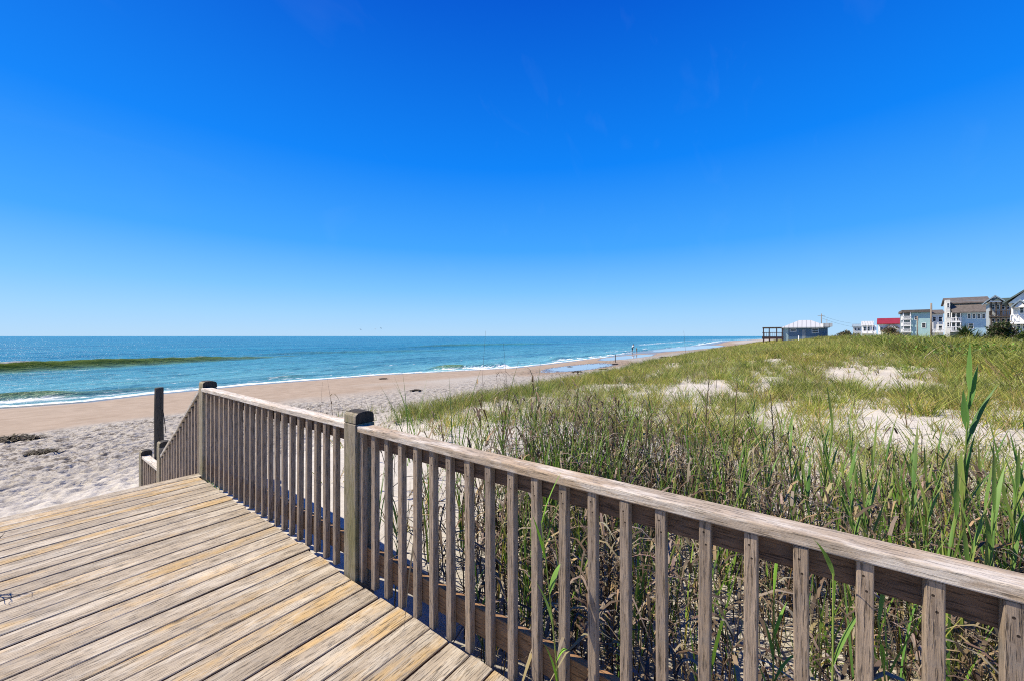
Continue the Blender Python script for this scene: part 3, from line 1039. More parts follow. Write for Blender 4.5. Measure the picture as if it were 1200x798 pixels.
# the land behind the ridge
t_, s_ = scatter(9000, -60, 330, -110, -8, lambda t, s: sstep(-14, -22, s) * (t > 24 + .9 * s) * .9)
packs.append(tufts(t_, s_, 7, .5 + .7 * RNG.random(len(t_)), .10, [GREEN, LIME, DARKG, GREY, BROWN], [.36, .16, .22, .14, .12], 1.0, lean=(.05, .5), K=2))
# broad leaves of creeping vines
t_, s_ = scatter(15000, 13, 55, -20, -3, lambda t, s: ridge(t, s) * sstep(.5, .62, fbm(t * .35 + 5, s * .35 + 50, 3)))
n_ = len(t_)
P = np.stack([t_, s_, ground_z(t_, s_) + RNG.uniform(.15, .75, n_)], -1)
packs.append(blades(P, RNG.uniform(.07, .14, n_), RNG.uniform(0, 6.28, n_), RNG.uniform(.4, 1.2, n_), .3, RNG.uniform(.05, .09, n_), pick(n_, [(.10, .19, .03), (.15, .25, .035), (.06, .12, .02)], [.4, .3, .3]), 2))
V, Q, C = merge(*packs)
tag(np_mesh("dune_scrub", V, Q, M["leaf"], colors=C), "dense knee high green scrub covering the dune ridge in front of the houses", "undergrowth", kind="stuff")


# ------------------------------------------------------------------ reed thicket
def reed_mask(t, s):
    d_ = .35 + .65 * sstep(.35, .6, fbm(t * .9 + 70, s * .9, 2))
    left = np.maximum(sstep(2.9, 1.7, s - .12 * (t - 2)), .05 * sstep(5.2, 3.2, s))
    far = sstep(6.9, 5.2, t + .55 * np.clip(-s - 1.0, 0, 4))
    thin = 1 - .72 * sstep(-1.0, -1.9, s) * sstep(2.6, 3.6, t)
    return d_ * left * far * thin * sstep(1.62, 1.85, t)


def reed_tops(t, s):
    return np.interp(t, [1.6, 2.5, 4, 6.5], [.95, 1.05, 1.15, 1.0])


packs_d, packs_g = [], []
t_, s_ = scatter(7400, 1.6, 7.2, -5.5, 5.0, lambda t, s: reed_mask(t, s) * .85)
n_ = len(t_)
P = np.stack([t_, s_, ground_z(t_, s_) - .02], -1)
H = reed_tops(t_, s_) * RNG.uniform(.45, 1.12, n_)
a = RNG.uniform(0, 6.28, n_); ln = np.abs(RNG.normal(0, .16, n_))
Cst = pick(n_, [(.11, .075, .045), (.19, .155, .115), (.06, .042, .026), (.17, .115, .05)], [.35, .25, .3, .1])
for f in (0, 1.57):
    packs_d.append(blades(P, H, a, ln, .06, .0075, Cst, 4, face=a + f))
# dead leaves along the stems
for rep_ in range(6):
    k = RNG.random(n_) < .85
    u = RNG.uniform(.22, .98, n_)[k]
    r = (ln[k] * u + .06 * u * u) * H[k]
    Pl = np.stack([t_[k] + np.cos(a[k]) * r, s_[k] + np.sin(a[k]) * r, P[k, 2] + H[k] * u * .98], -1)
    m_ = k.sum()
    packs_d.append(blades(Pl, RNG.uniform(.12, .36, m_), RNG.uniform(0, 6.28, m_), RNG.uniform(.3, .9, m_), RNG.uniform(.1, .6, m_), RNG.uniform(.008, .021, m_),
                          pick(m_, [(.21, .175, .13), (.26, .20, .11), (.11, .078, .05), (.065, .046, .03)], [.3, .15, .3, .25]), 4, droop=RNG.uniform(.5, 2.0, m_)))
# scattered dry stalks further out on the dune
t_, s_ = scatter(1500, 6, 32, -9, 10, lambda t, s: .15 + .5 * sstep(.45, .65, fbm(t * .5 + 90, s * .7, 2)), bias=1.4)
n_ = len(t_)
for rep_ in range(3):
    P = np.stack([t_ + RNG.normal(0, .06, n_), s_ + RNG.normal(0, .06, n_), ground_z(t_, s_)], -1)
    packs_d.append(blades(P, RNG.uniform(.3, .75, n_), RNG.uniform(0, 6.28, n_), np.abs(RNG.normal(0, .3, n_)), RNG.uniform(0, .3, n_), .006 + .0006 * t_, pick(n_, [(.22, .16, .09), (.34, .27, .15), (.13, .09, .055)], [.4, .35, .25]), 4, face=RNG.uniform(0, 6.28, n_), droop=RNG.uniform(0, .4, n_)))
V, Q, C = merge(*packs_d)
tag(np_mesh("dead_reeds", V, Q, M["dry"], colors=C), "tangled mass of dead brown reed stalks and curled leaves behind the nearest railing", "dead reeds", kind="stuff")

t_, s_ = scatter(2600, 1.6, 7.4, -6, 5.0, lambda t, s: np.clip(reed_mask(t, s), 0, 1) * .46 * (.25 + 1.5 * sstep(.42, .62, fbm(t * 1.1 + 33, s * 1.1, 2))))
n_ = len(t_)
zz = ground_z(t_, s_)
for rep_ in range(5):
    P = np.stack([t_ + RNG.normal(0, .02, n_), s_ + RNG.normal(0, .02, n_), zz + RNG.uniform(0, .35, n_)], -1)
    a = RNG.uniform(0, 6.28, n_)
    packs_g.append(blades(P, reed_tops(t_, s_) * RNG.uniform(.35, 1.08, n_), a, RNG.uniform(.02, .22, n_), RNG.uniform(.0, .25, n_), RNG.uniform(.007, .017, n_),
                          pick(n_, [(.15, .29, .04), (.10, .21, .045), (.22, .32, .06), YEL], [.4, .3, .2, .1]), 5, tip=np.array((.2, .22, .05)), face=RNG.uniform(0, 6.28, n_), droop=RNG.uniform(0, .12, n_)))
# thin low cover further right and beyond
t_, s_ = scatter(2600, 3.2, 9, -6.5, -.2, lambda t, s: (.2 + .8 * sstep(.4, .6, fbm(t * .8 + 20, s * .8, 2))) * sstep(.2, -1.2, s))
packs_g.append(tufts(t_, s_, 9, .16 + .22 * RNG.random(len(t_)), .0065, [LIME, YEL, GREEN, DRY], [.32, .26, .24, .18], .12, lean=(.2, 1.0)))
V, Q, C = merge(*packs_g)
tag(np_mesh("green_reeds", V, Q, M["leaf"], colors=C), "fresh green reed blades pushing up through the dead stalks behind the railing", "reeds", kind="stuff")

# straw and twigs on the sand under the railing
t_, s_ = scatter(3600, 1.5, 8, -5, 3.4, lambda t, s: .12 + .8 * sstep(2.4, 1.2, s) * sstep(.3, .6, fbm(t * 1.5, s * 1.5 + 9, 2)))
n_ = len(t_)
P = np.stack([t_, s_, ground_z(t_, s_) + RNG.uniform(.004, .03, n_)], -1)
V, Q, C = blades(P, RNG.uniform(.08, .34, n_), RNG.uniform(0, 6.28, n_), 1.0, RNG.uniform(-.1, .3, n_), RNG.uniform(.004, .011, n_), pick(n_, [DRY, GREY, BROWN], [.4, .35, .25]), 3, droop=RNG.uniform(.68, .8, n_))
tag(np_mesh("straw_litter", V, Q, M["dry"], colors=C), "fallen straw and broken stalks lying on the sand under the reeds", "plant litter", kind="stuff")


# ------------------------------------------------------------------ single plants
def leaf_strip(p0, az, length, width, lean, curve, droop, c, tipc, K=9, twist=0.0):
    """one folded leaf blade with a keel"""
    vs, fs, cs = [], [], []
    for i in range(K + 1):
        u = i / K
        r = (lean * u + curve * u * u) * length
        z = length * (u * math.sqrt(max(.1, 1 - (lean * .6) ** 2)) - droop * u ** 2.3)
        cx, cy, cz = p0[0] + math.cos(az) * r, p0[1] + math.sin(az) * r, p0[2] + z
        wd = width * .5 * (min(1, .45 + 2.2 * u) if u < .3 else max(.03, 1 - ((u - .3) / .7) ** 1.6))
        fa = az + math.pi / 2 + twist * u
        ox, oy = math.cos(fa) * wd, math.sin(fa) * wd
        kx, ky = math.cos(az) * wd * -.35, math.sin(az) * wd * -.35
        vs += [(cx - ox, cy - oy, cz), (cx + kx, cy + ky, cz - wd * .15), (cx + ox, cy + oy, cz)]
        cc = [c[j] * (1 - u ** 2 * .7) + tipc[j] * u ** 2 * .7 for j in range(3)]
        cs += [cc, [x * .85 for x in cc], cc]
    for i in range(K):
        b = i * 3
        fs += [(b, b + 1, b + 4, b + 3), (b + 1, b + 2, b + 5, b + 4)]
    return vs, fs, cs


def stem_mesh(pts, r0, r1, c0, c1, n=6):
    vs, fs, cs = [], [], []
    pts = [Vector(p) for p in pts]
    m = len(pts)
    for i, p in enumerate(pts):
        d = (pts[min(i + 1, m - 1)] - pts[max(i - 1, 0)]).normalized()
        a = d.cross(Vector((.3, 1, .1))).normalized(); b = d.cross(a)
        u = i / (m - 1)
        r = r0 + (r1 - r0) * u
        for k in range(n):
            t = 6.2832 * k / n
            vs.append(tuple(p + (a * math.cos(t) + b * math.sin(t)) * r))
            cs.append([c0[j] * (1 - u) + c1[j] * u for j in range(3)])
    for i in range(m - 1):
        for k in range(n):
            k2 = (k + 1) % n
            fs.append((i * n + k, i * n + k2, (i + 1) * n + k2, (i + 1) * n + k))
    return vs, fs, cs


def plant(name, label, base, h, az, lean, leaves, c0, c1, group=None, cat="reed", r=.005, mat="leaf", curve=.03):
    """leaves: (u, az, length, width, lean, curve, droop, colour, tip)"""
    root = empty(name, base, label, cat, group)
    pts = []
    for i in range(9):
        u = i / 8
        q = (lean * u + curve * u * u) * h
        pts.append((math.cos(az) * q, math.sin(az) * q, h * u - .02 * (i == 0)))
    v, f, c = stem_mesh(pts, r, r * .4, c0, c1)
    np_mesh("stem", v, f, M[mat], root, colors=c)
    for (u, la, ll, lw, le, cu, dr, lc, tc, tw) in leaves:
        i = min(7, int(u * 8)); fr = u * 8 - i
        p0 = [pts[i][j] * (1 - fr) + pts[i + 1][j] * fr for j in range(3)]
        v, f, c = leaf_strip(p0, la, ll, lw, le, cu, dr, lc, tc, twist=tw)
        np_mesh("leaf", v, f, M[mat], root, colors=c)
    return root


G1, G2, G3 = (.10, .22, .045), (.15, .28, .06), (.22, .30, .07)
R = random.Random(5)
VIEW_L = math.atan2(.8, -.6)     # toward picture left
VIEW_R = VIEW_L + math.pi


def ground_at(px, depth):
    p = at(px, 394, depth)
    return Vector((p.x, p.y, gz(p.x, p.y)))


# the tall reed at the right
b = ground_at(1122, 2.35)
hgt = EYE - (455 - 394) / F * 2.35 - b.z
plant("tall_reed", "tall green reed with broad upright leaves, highest plant behind the railing at the right", b, hgt, VIEW_R, .012,
      [(.99, VIEW_L, .30, .030, .02, -.03, 0, G2, G1, .3), (.93, VIEW_R, .27, .034, .20, .02, 0, G1, G2, .2), (.86, VIEW_L, .24, .036, .14, -.05, .0, G1, G1, 1.0),
       (.80, VIEW_R, .40, .030, .30, .18, .05, (.07, .15, .04), G1, .4), (.62, VIEW_L, .30, .040, .16, -.14, 0, G3, G3, .5), (.66, VIEW_R, .33, .020, .12, .1, 0, G1, G2, .4),
       (.55, VIEW_R + .3, .34, .016, .1, .12, .03, (.09, .16, .04), BROWN, 0), (.40, VIEW_L + .2, .45, .018, .7, .3, .45, GREY, BROWN, .5), (.36, VIEW_R, .5, .02, .8, .3, .5, (.30, .16, .05), DRY, .5)],
      (.26, .14, .05), (.16, .28, .06), r=.009)
b = ground_at(1196, 2.3)
plant("tall_reed", "green reed bunch cut off by the right edge of the picture above the railing", b, 1.25, VIEW_R, .03,
      [(.98, VIEW_L, .34, .026, .16, .02, 0, G1, G2, .2), (.9, VIEW_R, .42, .028, .12, .05, 0, G1, G2, .2), (.8, VIEW_L, .5, .024, .22, .02, 0, G2, G2, .2), (.7, VIEW_R, .5, .03, .2, .1, 0, G1, G2, .2),
       (.6, VIEW_L, .4, .022, .12, .05, 0, G1, G2, .2), (.5, VIEW_L, .55, .022, .8, .4, .55, GREY, DRY, .4), (.3, VIEW_L + .4, .6, .02, .9, .4, .7, GREY, DRY, .4)],
      (.2, .18, .06), (.15, .26, .06), r=.008)
b = ground_at(1048, 2.9)
plant("dry_stalk", "tall bare brown stalk with hanging withered leaves rising left of the tallest reed", b, 1.0, VIEW_R, .03,
      [(.98, VIEW_R, .22, .010, .12, .05, 0, BROWN, BROWN, 0), (.8, VIEW_L, .12, .008, .5, .1, .1, BROWN, BROWN, 0), (.72, VIEW_R, .2, .014, .7, .2, 1.1, (.07, .05, .03), BROWN, .5),
       (.6, VIEW_L, .16, .01, .5, .2, .1, BROWN, BROWN, 0), (.5, VIEW_R, .2, .014, .8, .2, 1.0, GREY, BROWN, .5), (.4, VIEW_L, .3, .014, .8, .2, .9, GREY, BROWN, .5), (.3, VIEW_R, .3, .014, .8, .3, 1.0, GREY, DRY, .5)],
      (.10, .07, .04), (.13, .09, .05), cat="dry stalk", r=.008, mat="dry")
for (px, py_top, dep, lab) in ((823, 441, 4.6, "dark leafless stalk with a knobbly top in the middle of the reed thicket"),
                               (856, 448, 4.9, "thin forked brown stalk right of the knobbly dark stalk"),
                               (668, 455, 4.4, "dark slender stalk leaning left at the thin left side of the thicket"),
                               (598, 402, 6.0, "hair thin upright grass stalk reaching up to the sea behind the railing"),
                               (563, 388, 6.6, "finest upright grass stalk crossing the sea line left of its neighbour"),
                               (374, 447, 10.0, "lone thin stalk sticking up above the middle handrail"),
                               (809, 388, 7.5, "thin leaning stalk crossing the far water line left of the cottage"),
                               (913, 462, 4.0, "brown stalk with a tilted tip left of the large bare sand patch")):
    b = ground_at(px, dep)
    h = EYE - (py_top - 394) / F * dep - b.z
    lv = []
    thin = dep > 5.5
    for k in range(3 if thin else 7):
        u = R.uniform(.25, .97) if not thin else R.uniform(.1, .35)
        lv.append((u, R.choice((VIEW_L, VIEW_R)) + R.uniform(-.6, .6), R.uniform(.08, .22), .009, R.uniform(.3, .8), .2, R.uniform(0, .9), BROWN, GREY, .3))
    plant("dry_stalk", lab, b, h, R.choice((VIEW_L, VIEW_R)), R.uniform(.01, .05), lv, (.12, .085, .05), (.10, .075, .045), cat="dry stalk", r=.0035 if thin else .009, mat="dry")

# green reeds standing out of the thicket
NG = 0
for (px, py_top, dep) in ((735, 470, 4.3), (628, 488, 4.0), (600, 520, 3.7), (655, 500, 3.9), (700, 492, 4.6), (760, 468, 5.0), (795, 478, 4.8), (845, 500, 3.7), (880, 470, 5.0), (905, 492, 4.0),
                          (955, 468, 3.4), (940, 500, 3.3), (985, 520, 2.9), (1012, 505, 3.0), (1030, 548, 2.5), (1085, 535, 2.6), (1065, 560, 2.3), (1150, 560, 2.2), (1172, 525, 2.5), (678, 520, 3.5),
                          (722, 510, 3.6), (782, 512, 3.6), (820, 520, 3.3), (868, 530, 3.1), (925, 540, 2.9), (1000, 470, 4.2), (1045, 500, 3.2), (1100, 505, 3.1), (1142, 515, 2.8), (1185, 500, 3.0), (970, 490, 3.9), (890, 452, 5.4), (815, 462, 5.2), (748, 492, 4.2), (690, 470, 5.0), (915, 475, 4.4), (1120, 590, 2.1), (560, 505, 4.6), (575, 545, 3.4), (640, 545, 3.1)):
    b = ground_at(px, dep)
    h = (EYE - (py_top - 394) / F * dep - b.z) * .86
    lv = []
    a0 = R.choice((VIEW_L, VIEW_R))
    for k in range(9):
        u = .34 + .08 * k
        aa = a0 + (math.pi if k % 2 else 0) + R.uniform(-.7, .7)
        lv.append((min(u, .99), aa, R.uniform(.26, .46), R.uniform(.011, .021), R.uniform(.06, .28), R.uniform(0, .18), R.uniform(0, .12), R.choice((G1, G2, G3)), R.choice((G2, (.30, .26, .10), (.25, .17, .08), (.3, .26, .1))), R.uniform(-.6, .6)))
    for k in range(3):
        lv.append((R.uniform(.15, .5), R.uniform(0, 6.28), R.uniform(.2, .4), .014, R.uniform(.6, .9), .3, R.uniform(.6, 1.3), GREY, BROWN, .6))
    plant("reed", "green reed with upright blades standing among the dead stalks of the thicket", b, h, R.uniform(0, 6.28), R.uniform(0, .07), lv, (.18, .12, .05), (.16, .26, .06), "green reeds among the dead stalks", r=.006)

# broader leaved reeds crowding the right hand side
for (px, py_top, dep) in ((905, 500, 3.2), (932, 478, 3.6), (962, 505, 2.8), (990, 488, 3.2), (1008, 530, 2.5), (1025, 515, 2.7), (1052, 522, 2.5), (1075, 490, 3.0), (1092, 545, 2.2), (1110, 530, 2.4),
                          (1145, 545, 2.1), (1178, 520, 2.3), (870, 495, 3.7), (842, 478, 4.3), (775, 490, 4.1), (705, 510, 3.8), (650, 530, 3.4)):
    b = ground_at(px, dep)
    h = (EYE - (py_top - 394) / F * dep - b.z) * .84
    lv = []
    a0 = R.choice((VIEW_L, VIEW_R))
    for k in range(8):
        u = .38 + .085 * k
        aa = a0 + (math.pi if k % 2 else 0) + R.uniform(-.8, .8)
        lv.append((min(u, .99), aa, R.uniform(.26, .44), R.uniform(.015, .025), R.uniform(.08, .34), R.uniform(0, .25), R.uniform(0, .25), R.choice((G1, G2, G2, G3)), R.choice((G2, (.30, .26, .10), (.25, .17, .08))), R.uniform(-.8, .8)))
    for k in range(4):
        lv.append((R.uniform(.12, .5), R.uniform(0, 6.28), R.uniform(.25, .45), R.uniform(.014, .022), R.uniform(.6, .9), .35, R.uniform(.6, 1.3), R.choice((GREY, DRY, BROWN)), BROWN, .8))
    plant("reed", "broad leaved green reed with withered lower leaves in the thicket behind the railing", b, h, R.uniform(0, 6.28), R.uniform(0, .10), lv, (.20, .13, .05), (.16, .27, .06), "broad leaved reeds in the thicket", r=.007)

# shoots coming up between the deck edge and the balusters
def shoot(px, py_top, t, label, nl, cs, side, wid=.018, zb=None):
    r = (px - 600) / F
    dep = t / (.6 * r + .8)
    q = at(px, py_top, dep)
    b = Vector((q.x, q.y, gz(q.x, q.y)))
    h = q.z - b.z
    lv = []
    for k in range(nl):
        u = .45 + .54 * k / max(1, nl - 1)
        aa = (VIEW_L if (k + side) % 2 else VIEW_R) + R.uniform(-.6, .6)
        lv.append((min(.99, u), aa, R.uniform(.12, .24), wid * R.uniform(.8, 1.2), R.uniform(.1, .4), R.uniform(0, .25), R.uniform(0, .5), R.choice(cs), R.choice(cs), R.uniform(-.5, .5)))
    lv.append((.55, R.uniform(0, 6), .25, .012, .5, .3, 1.1, GREY, DRY, .5))
    plant("reed_shoot", label, b, h, VIEW_L, .06 * (1 if side else -1), lv, (.26, .20, .07), (.24, .34, .07), cat="reed", r=.005)


BR = (.20, .40, .05)
shoot(462, 600, 1.56, "yellowing reed shoot growing tight beside the round topped post", 10, [G3, (.34, .30, .08), BR], 0)
shoot(572, 672, 1.56, "bright green reed shoot leaning across the balusters above the deck edge", 7, [BR, G3, G2], 1, .024)
shoot(668, 610, 1.40, "bright green shoot with forked leaves in front of the balusters", 6, [BR, G2, BR], 1, .026)
shoot(959, 668, 1.405, "long single green blade rising past the handrail between two balusters", 4, [BR, G2], 0, .014)
shoot(895, 690, 1.62, "low green tuft shoot at the bottom behind the nearest balusters", 9, [G2, BR, G1], 0, .013)
shoot(1074, 725, 1.62, "small curling green shoot low between the rightmost balusters", 6, [G2, BR], 1, .012)

# a dry branch at the left edge of the deck
tw = empty("dry_branch", (0, 0, 0), "dark bare curling twig lying on the deck at the left edge", "branch")
q0 = on_plane(-3, 694, .004)
tw.location = q0
mb = MB()
def br(p, d, L, r, depth):
    pts = [p]
    for i in range(5):
        d = (d + Vector((R.uniform(-.35, .35), R.uniform(-.35, .35), R.uniform(-.25, .3)))).normalized()
        p = p + d * L / 5
        p.z = max(p.z, .006)
        pts.append(p.copy())
    mb.tube(pts, [r * (1 - .12 * i) for i in range(6)], 5)
    if depth:
        for k in (2, 3, 4):
            br(pts[k].copy(), (d + Vector((R.uniform(-1, 1), R.uniform(-1, 1), R.uniform(-.1, .7)))).normalized(), L * .5, r * .55, depth - 1)
br(Vector((-.05, .0, .01)), Vector((.12, .62, .45)), .34, .006, 2)
br(Vector((-.05, .05, .01)), Vector((.30, .25, .5)), .22, .005, 1)
mb.build("twig", M["dark_wood"], tw)

# small grass tuft at the foot of the far post
b = Vector((1.50, 5.12, gz(1.5, 5.12)))
V, Q, C = tufts(np.array([1.47, 1.5, 1.52, 1.48]), np.array([5.02, 5.14, 5.22, 4.92]), 22, .11, .006, [BR, G3, G2], [.4, .3, .3], .06)
tag(np_mesh("grass_tuft", V, Q, M["leaf"], colors=C), "small green tuft at the deck edge beside the far round topped post", "grass")

# ------------------------------------------------------------------ wrack on the beach
mw = flat("seaweed", (.035, .028, .016), .7, .4, 6)
for (px, py, wpx, lab) in ((20, 515, 46, "largest dark seaweed heap on the sand at the left edge"), (50, 531, 28, "flat brown seaweed smear below the largest heap"),
                           (487, 458, 13, "small black seaweed clump on the trampled sand above the middle railing"),
                           (449, 444, 9, "tiny seaweed clump nearest the sea above the middle railing"), (668, 430, 6, "dark weed clump lying in the nearest tide pool"),
                           (721, 427, 7, "weed clump between the two nearest tide pools"), (676, 436, 12, "weed strip along the landward side of the nearest tide pool"),
                           (706, 433, 9, "weed strip at the right end of the nearest tide pool"), (742, 426.5, 8, "brown weed bit landward of the middle tide pool"),
                           (778, 419, 12, "weed streak at the right end of the middle tide pool"), (792, 417.5, 8, "farthest weed streak along the edge of the dune grass")):
    p = on_plane(px, py, -1.45)
    for _ in range(3): p = on_plane(px, py, gz(p.x, p.y))
    dep = (EYE - p.z) * F / (py - 394)
    wm = wpx * dep / F
    n_ = 260
    ang = RNG.uniform(0, 6.28, n_); rr = np.sqrt(RNG.random(n_)) * wm * .5
    lx, ly = rr * np.cos(ang), rr * np.sin(ang)
    # long axis runs across the picture
    X = p.x + .6 * lx + .8 * ly * .55; Y = p.y - .8 * lx + .6 * ly * .55
    Pz = ground_z(X, Y) + RNG.uniform(0, .10, n_) * (1 - rr / (wm * .5)) * min(1, wm)
    V, Q, C = blades(np.stack([X, Y, Pz], -1), RNG.uniform(.10, .3, n_) * min(1.6, .5 + wm * .5), RNG.uniform(0, 6.28, n_), 1.0, .1, RNG.uniform(.02, .06, n_) * min(1.5, .5 + wm * .5), jit((.04, .03, .016), n_, .35), 4, droop=RNG.uniform(.6, .8, n_))
    tag(np_mesh("seaweed_clump", V, Q, M["dry"], colors=C), lab, "seaweed")

# ------------------------------------------------------------------ houses
def siding(name, c):
    m, nt, b = new_mat(name)
    geo = N(nt, "NewGeometry").outputs["Position"]
    sp = N(nt, "SeparateXYZ"); nt.links.new(geo, sp.inputs[0])
    fr = math_(nt, "FRACT", math_(nt, "MULTIPLY", sp.outputs[2], 5.0))
    n = noise(nt, geo, .9, 5, .6)
    cc = ramp(nt, n, [(.3, tuple(x * .86 for x in c)), (.7, c)])
    cc = mix(nt, ramp(nt, fr, [(.0, (.35,) * 3), (.12, (0, 0, 0))]), cc, tuple(x * .6 for x in c))
    nt.links.new(cc, b.inputs["Base Color"]); b.inputs["Roughness"].default_value = .55
    bump(nt, fr, .5, .03, b)
    return m


def seam_metal(name, c):
    m, nt, b = new_mat(name)
    geo = N(nt, "NewGeometry").outputs["Position"]
    sp = N(nt, "SeparateXYZ"); nt.links.new(geo, sp.inputs[0])
    fr = math_(nt, "PINGPONG", math_(nt, "ADD", sp.outputs[1], math_(nt, "MULTIPLY", sp.outputs[0], .0)), .45)
    cc = mix(nt, ramp(nt, fr, [(.0, (1,) * 3), (.12, (0,) * 3)]), c, tuple(x * .45 for x in c))
    nt.links.new(cc, b.inputs["Base Color"]); b.inputs["Roughness"].default_value = .4
    return m


M["blue"] = siding("light_blue_siding", (.30, .47, .58)); M["aqua"] = siding("aqua_siding", (.33, .52, .53)); M["greyw"] = siding("grey_siding", (.42, .46, .48))
M["white"] = flat("white_paint", (.76, .77, .77), .5, .06); M["offw"] = siding("cream_siding", (.62, .63, .6)); M["cott"] = siding("slate_blue_siding", (.075, .145, .225))
M["teal"] = siding("pale_teal_siding", (.30, .42, .44))
M["shingle"] = flat("brown_shingle", (.10, .088, .08), .9, .25, 2.2); M["gshingle"] = flat("green_grey_shingle", (.085, .115, .11), .9, .25, 2.2)
M["bshingle"] = flat("blue_grey_shingle", (.20, .27, .33), .9, .2, 2.2)
M["red"] = flat("red_metal_roof", (.23, .02, .022), .45, .12, .6); M["wmetal"] = seam_metal("white_seam_roof", (.46, .48, .48))
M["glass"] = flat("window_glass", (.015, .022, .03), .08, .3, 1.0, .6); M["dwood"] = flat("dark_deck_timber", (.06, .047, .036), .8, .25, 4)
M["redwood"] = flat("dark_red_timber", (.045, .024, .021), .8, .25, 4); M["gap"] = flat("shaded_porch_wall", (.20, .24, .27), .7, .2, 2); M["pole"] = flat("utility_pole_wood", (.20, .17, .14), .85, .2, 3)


class House:
    """a house whose front stands square to the road that looks at it; front plane = local x 0, left = local +y"""
    def __init__(self, name, label, px, t0, zg, turn=0.0):
        r = (px - 600) / F
        d = t0 / (.6 * r + .8)
        self.A = Vector((t0, d * (-.8 * r + .6)))
        a = math.atan2(self.A.y, self.A.x) + math.radians(turn)
        self.ex, self.ey = Vector((math.cos(a), math.sin(a))), Vector((-math.sin(a), math.cos(a)))
        self.t0, self.zg = 0.0, zg
        self.root = empty(name, (self.A.x, self.A.y, zg), label, "house")
        self.root.rotation_euler = (0, 0, a)
        self.off = (0, 0, zg)

    def sz(self, px, py):
        r = (px - 600) / F
        dr = Vector((.6 * r + .8, -.8 * r + .6))
        d = self.A.dot(self.ex) / dr.dot(self.ex)
        return (dr * d - self.A).dot(self.ey), EYE - (py - 394) / F * d

    def dims(self, px0, px1, py0, py1):
        m = (px0 + px1) / 2
        s0, s1 = self.sz(px1, 390)[0], self.sz(px0, 390)[0]
        return s0, s1, self.sz(m, py1)[1], self.sz(m, py0)[1]

    def box(self, name, mat, px0, px1, py0, py1, ta, tb, parent=None, ground=False):
        s0, s1, z0, z1 = self.dims(px0, px1, py0, py1)
        if ground: z0 = self.zg - 1.5
        mb = MB(); mb.box(self.t0 + ta, self.t0 + tb, s0, s1, z0, z1)
        return mb.build(name, mat, parent or self.root, off=self.off)

    def window(self, px0, px1, py0, py1, ta=0.0, mat=None):
        s0, s1, z0, z1 = self.dims(px0, px1, py0, py1)
        t = self.t0 + ta
        w_ = .10
        mb = MB()
        mb.box(t - .10, t - .004, s0 - w_, s0, z0 - w_, z1 + w_); mb.box(t - .10, t - .004, s1, s1 + w_, z0 - w_, z1 + w_)
        mb.box(t - .10, t - .004, s0, s1, z1, z1 + w_); mb.box(t - .10, t - .004, s0, s1, z0 - w_, z0)
        mb.box(t - .07, t - .012, s0, s1, (z0 + z1) / 2 - .03, (z0 + z1) / 2 + .03)
        f = mb.build("window", mat or M["white"], self.root, off=self.off)
        mb = MB(); mb.box(t - .05, t - .008, s0 + .003, s1 - .003, z0 + .003, z1 - .003)
        mb.build("pane", M["glass"], f, off=self.off)

    def gable(self, name, mat, px0, px1, py_eave, py_ridge, ta, tb, along="s", over=.4, th=.22):
        """pitched roof slab; along='s': ridge runs across the picture, 't': gable end faces the viewer"""
        s0, s1, ze, zr = self.dims(px0, px1, py_ridge, py_eave)
        a, b = self.t0 + ta, self.t0 + tb
        mb = MB()
        if along == "s":
            m = (a + b) / 2
            prof = [(a - over, ze), (m, zr), (b + over, ze), (b + over, ze - th), (m, zr - th * 1.2), (a - over, ze - th)]
            vs = [(t, s0 - over * .6, z) for t, z in prof] + [(t, s1 + over * .6, z) for t, z in prof]
            cap = [(a + .05, ze - th), (m, zr - th * 1.25), (b - .05, ze - th)]
            cv = [(t, s0 + .02, z) for t, z in cap] + [(t, s1 - .02, z) for t, z in cap]
        else:
            m = (s0 + s1) / 2
            prof = [(s0 - over, ze), (m, zr), (s1 + over, ze), (s1 + over, ze - th), (m, zr - th * 1.2), (s0 - over, ze - th)]
            vs = [(a - over, s, z) for s, z in prof] + [(b + over, s, z) for s, z in prof]
            cap = [(s0 + .05, ze - th), (m, zr - th * 1.25), (s1 - .05, ze - th)]
            cv = [(a + .02, s, z) for s, z in cap] + [(b - .02, s, z) for s, z in cap]
        fs = [(0, 1, 7, 6), (1, 2, 8, 7), (2, 3, 9, 8), (3, 4, 10, 9), (4, 5, 11, 10), (5, 0, 6, 11), (0, 5, 4, 1), (1, 4, 3, 2), (6, 7, 10, 11), (7, 8, 9, 10)]
        mb.add(vs, fs)
        r = mb.build(name, mat, self.root, off=self.off)
        mb = MB(); mb.add(cv, [(0, 1, 2), (3, 5, 4), (0, 3, 4, 1), (1, 4, 5, 2), (2, 5, 3, 0)])
        mb.build("gable_wall", M["white"] if along == "t" else M["offw"], self.root, off=self.off)
        return r

    def balcony(self, px0, px1, py_floor, py_rail, ta, tb, mat, posts_py=None, nposts=3, slab=.25):
        s0, s1, zf, zr = self.dims(px0, px1, py_rail, py_floor)
        a, b = self.t0 + ta, self.t0 + tb
        mb = MB(); mb.box(a, b, s0, s1, zf - slab, zf)
        bl = mb.build("balcony", mat, self.root, off=self.off)
        mb = MB()
        for (x0, x1, y0, y1) in ((a, a + .08, s0, s1), (a + .081, b, s1 - .08, s1)):
            mb.box(x0, x1, y0, y1, zr - .10, zr); mb.box(x0, x1, y0, y1, zf + .10, zf + .18)
        n = max(4, int((s1 - s0) / .22))
        for i in range(n):
            y = s0 + .04 + (s1 - s0 - .12) * i / (n - 1)
            mb.box(a + .01, a + .07, y, y + .07, zf + .181, zr - .101)
        n = max(4, int((b - a) / .3))
        for i in range(1, n):
            x = a + (b - a) * i / n
            mb.box(x, x + .07, s1 - .07, s1 - .01, zf + .181, zr - .101)
        mb.build("balustrade", mat, bl, off=self.off)
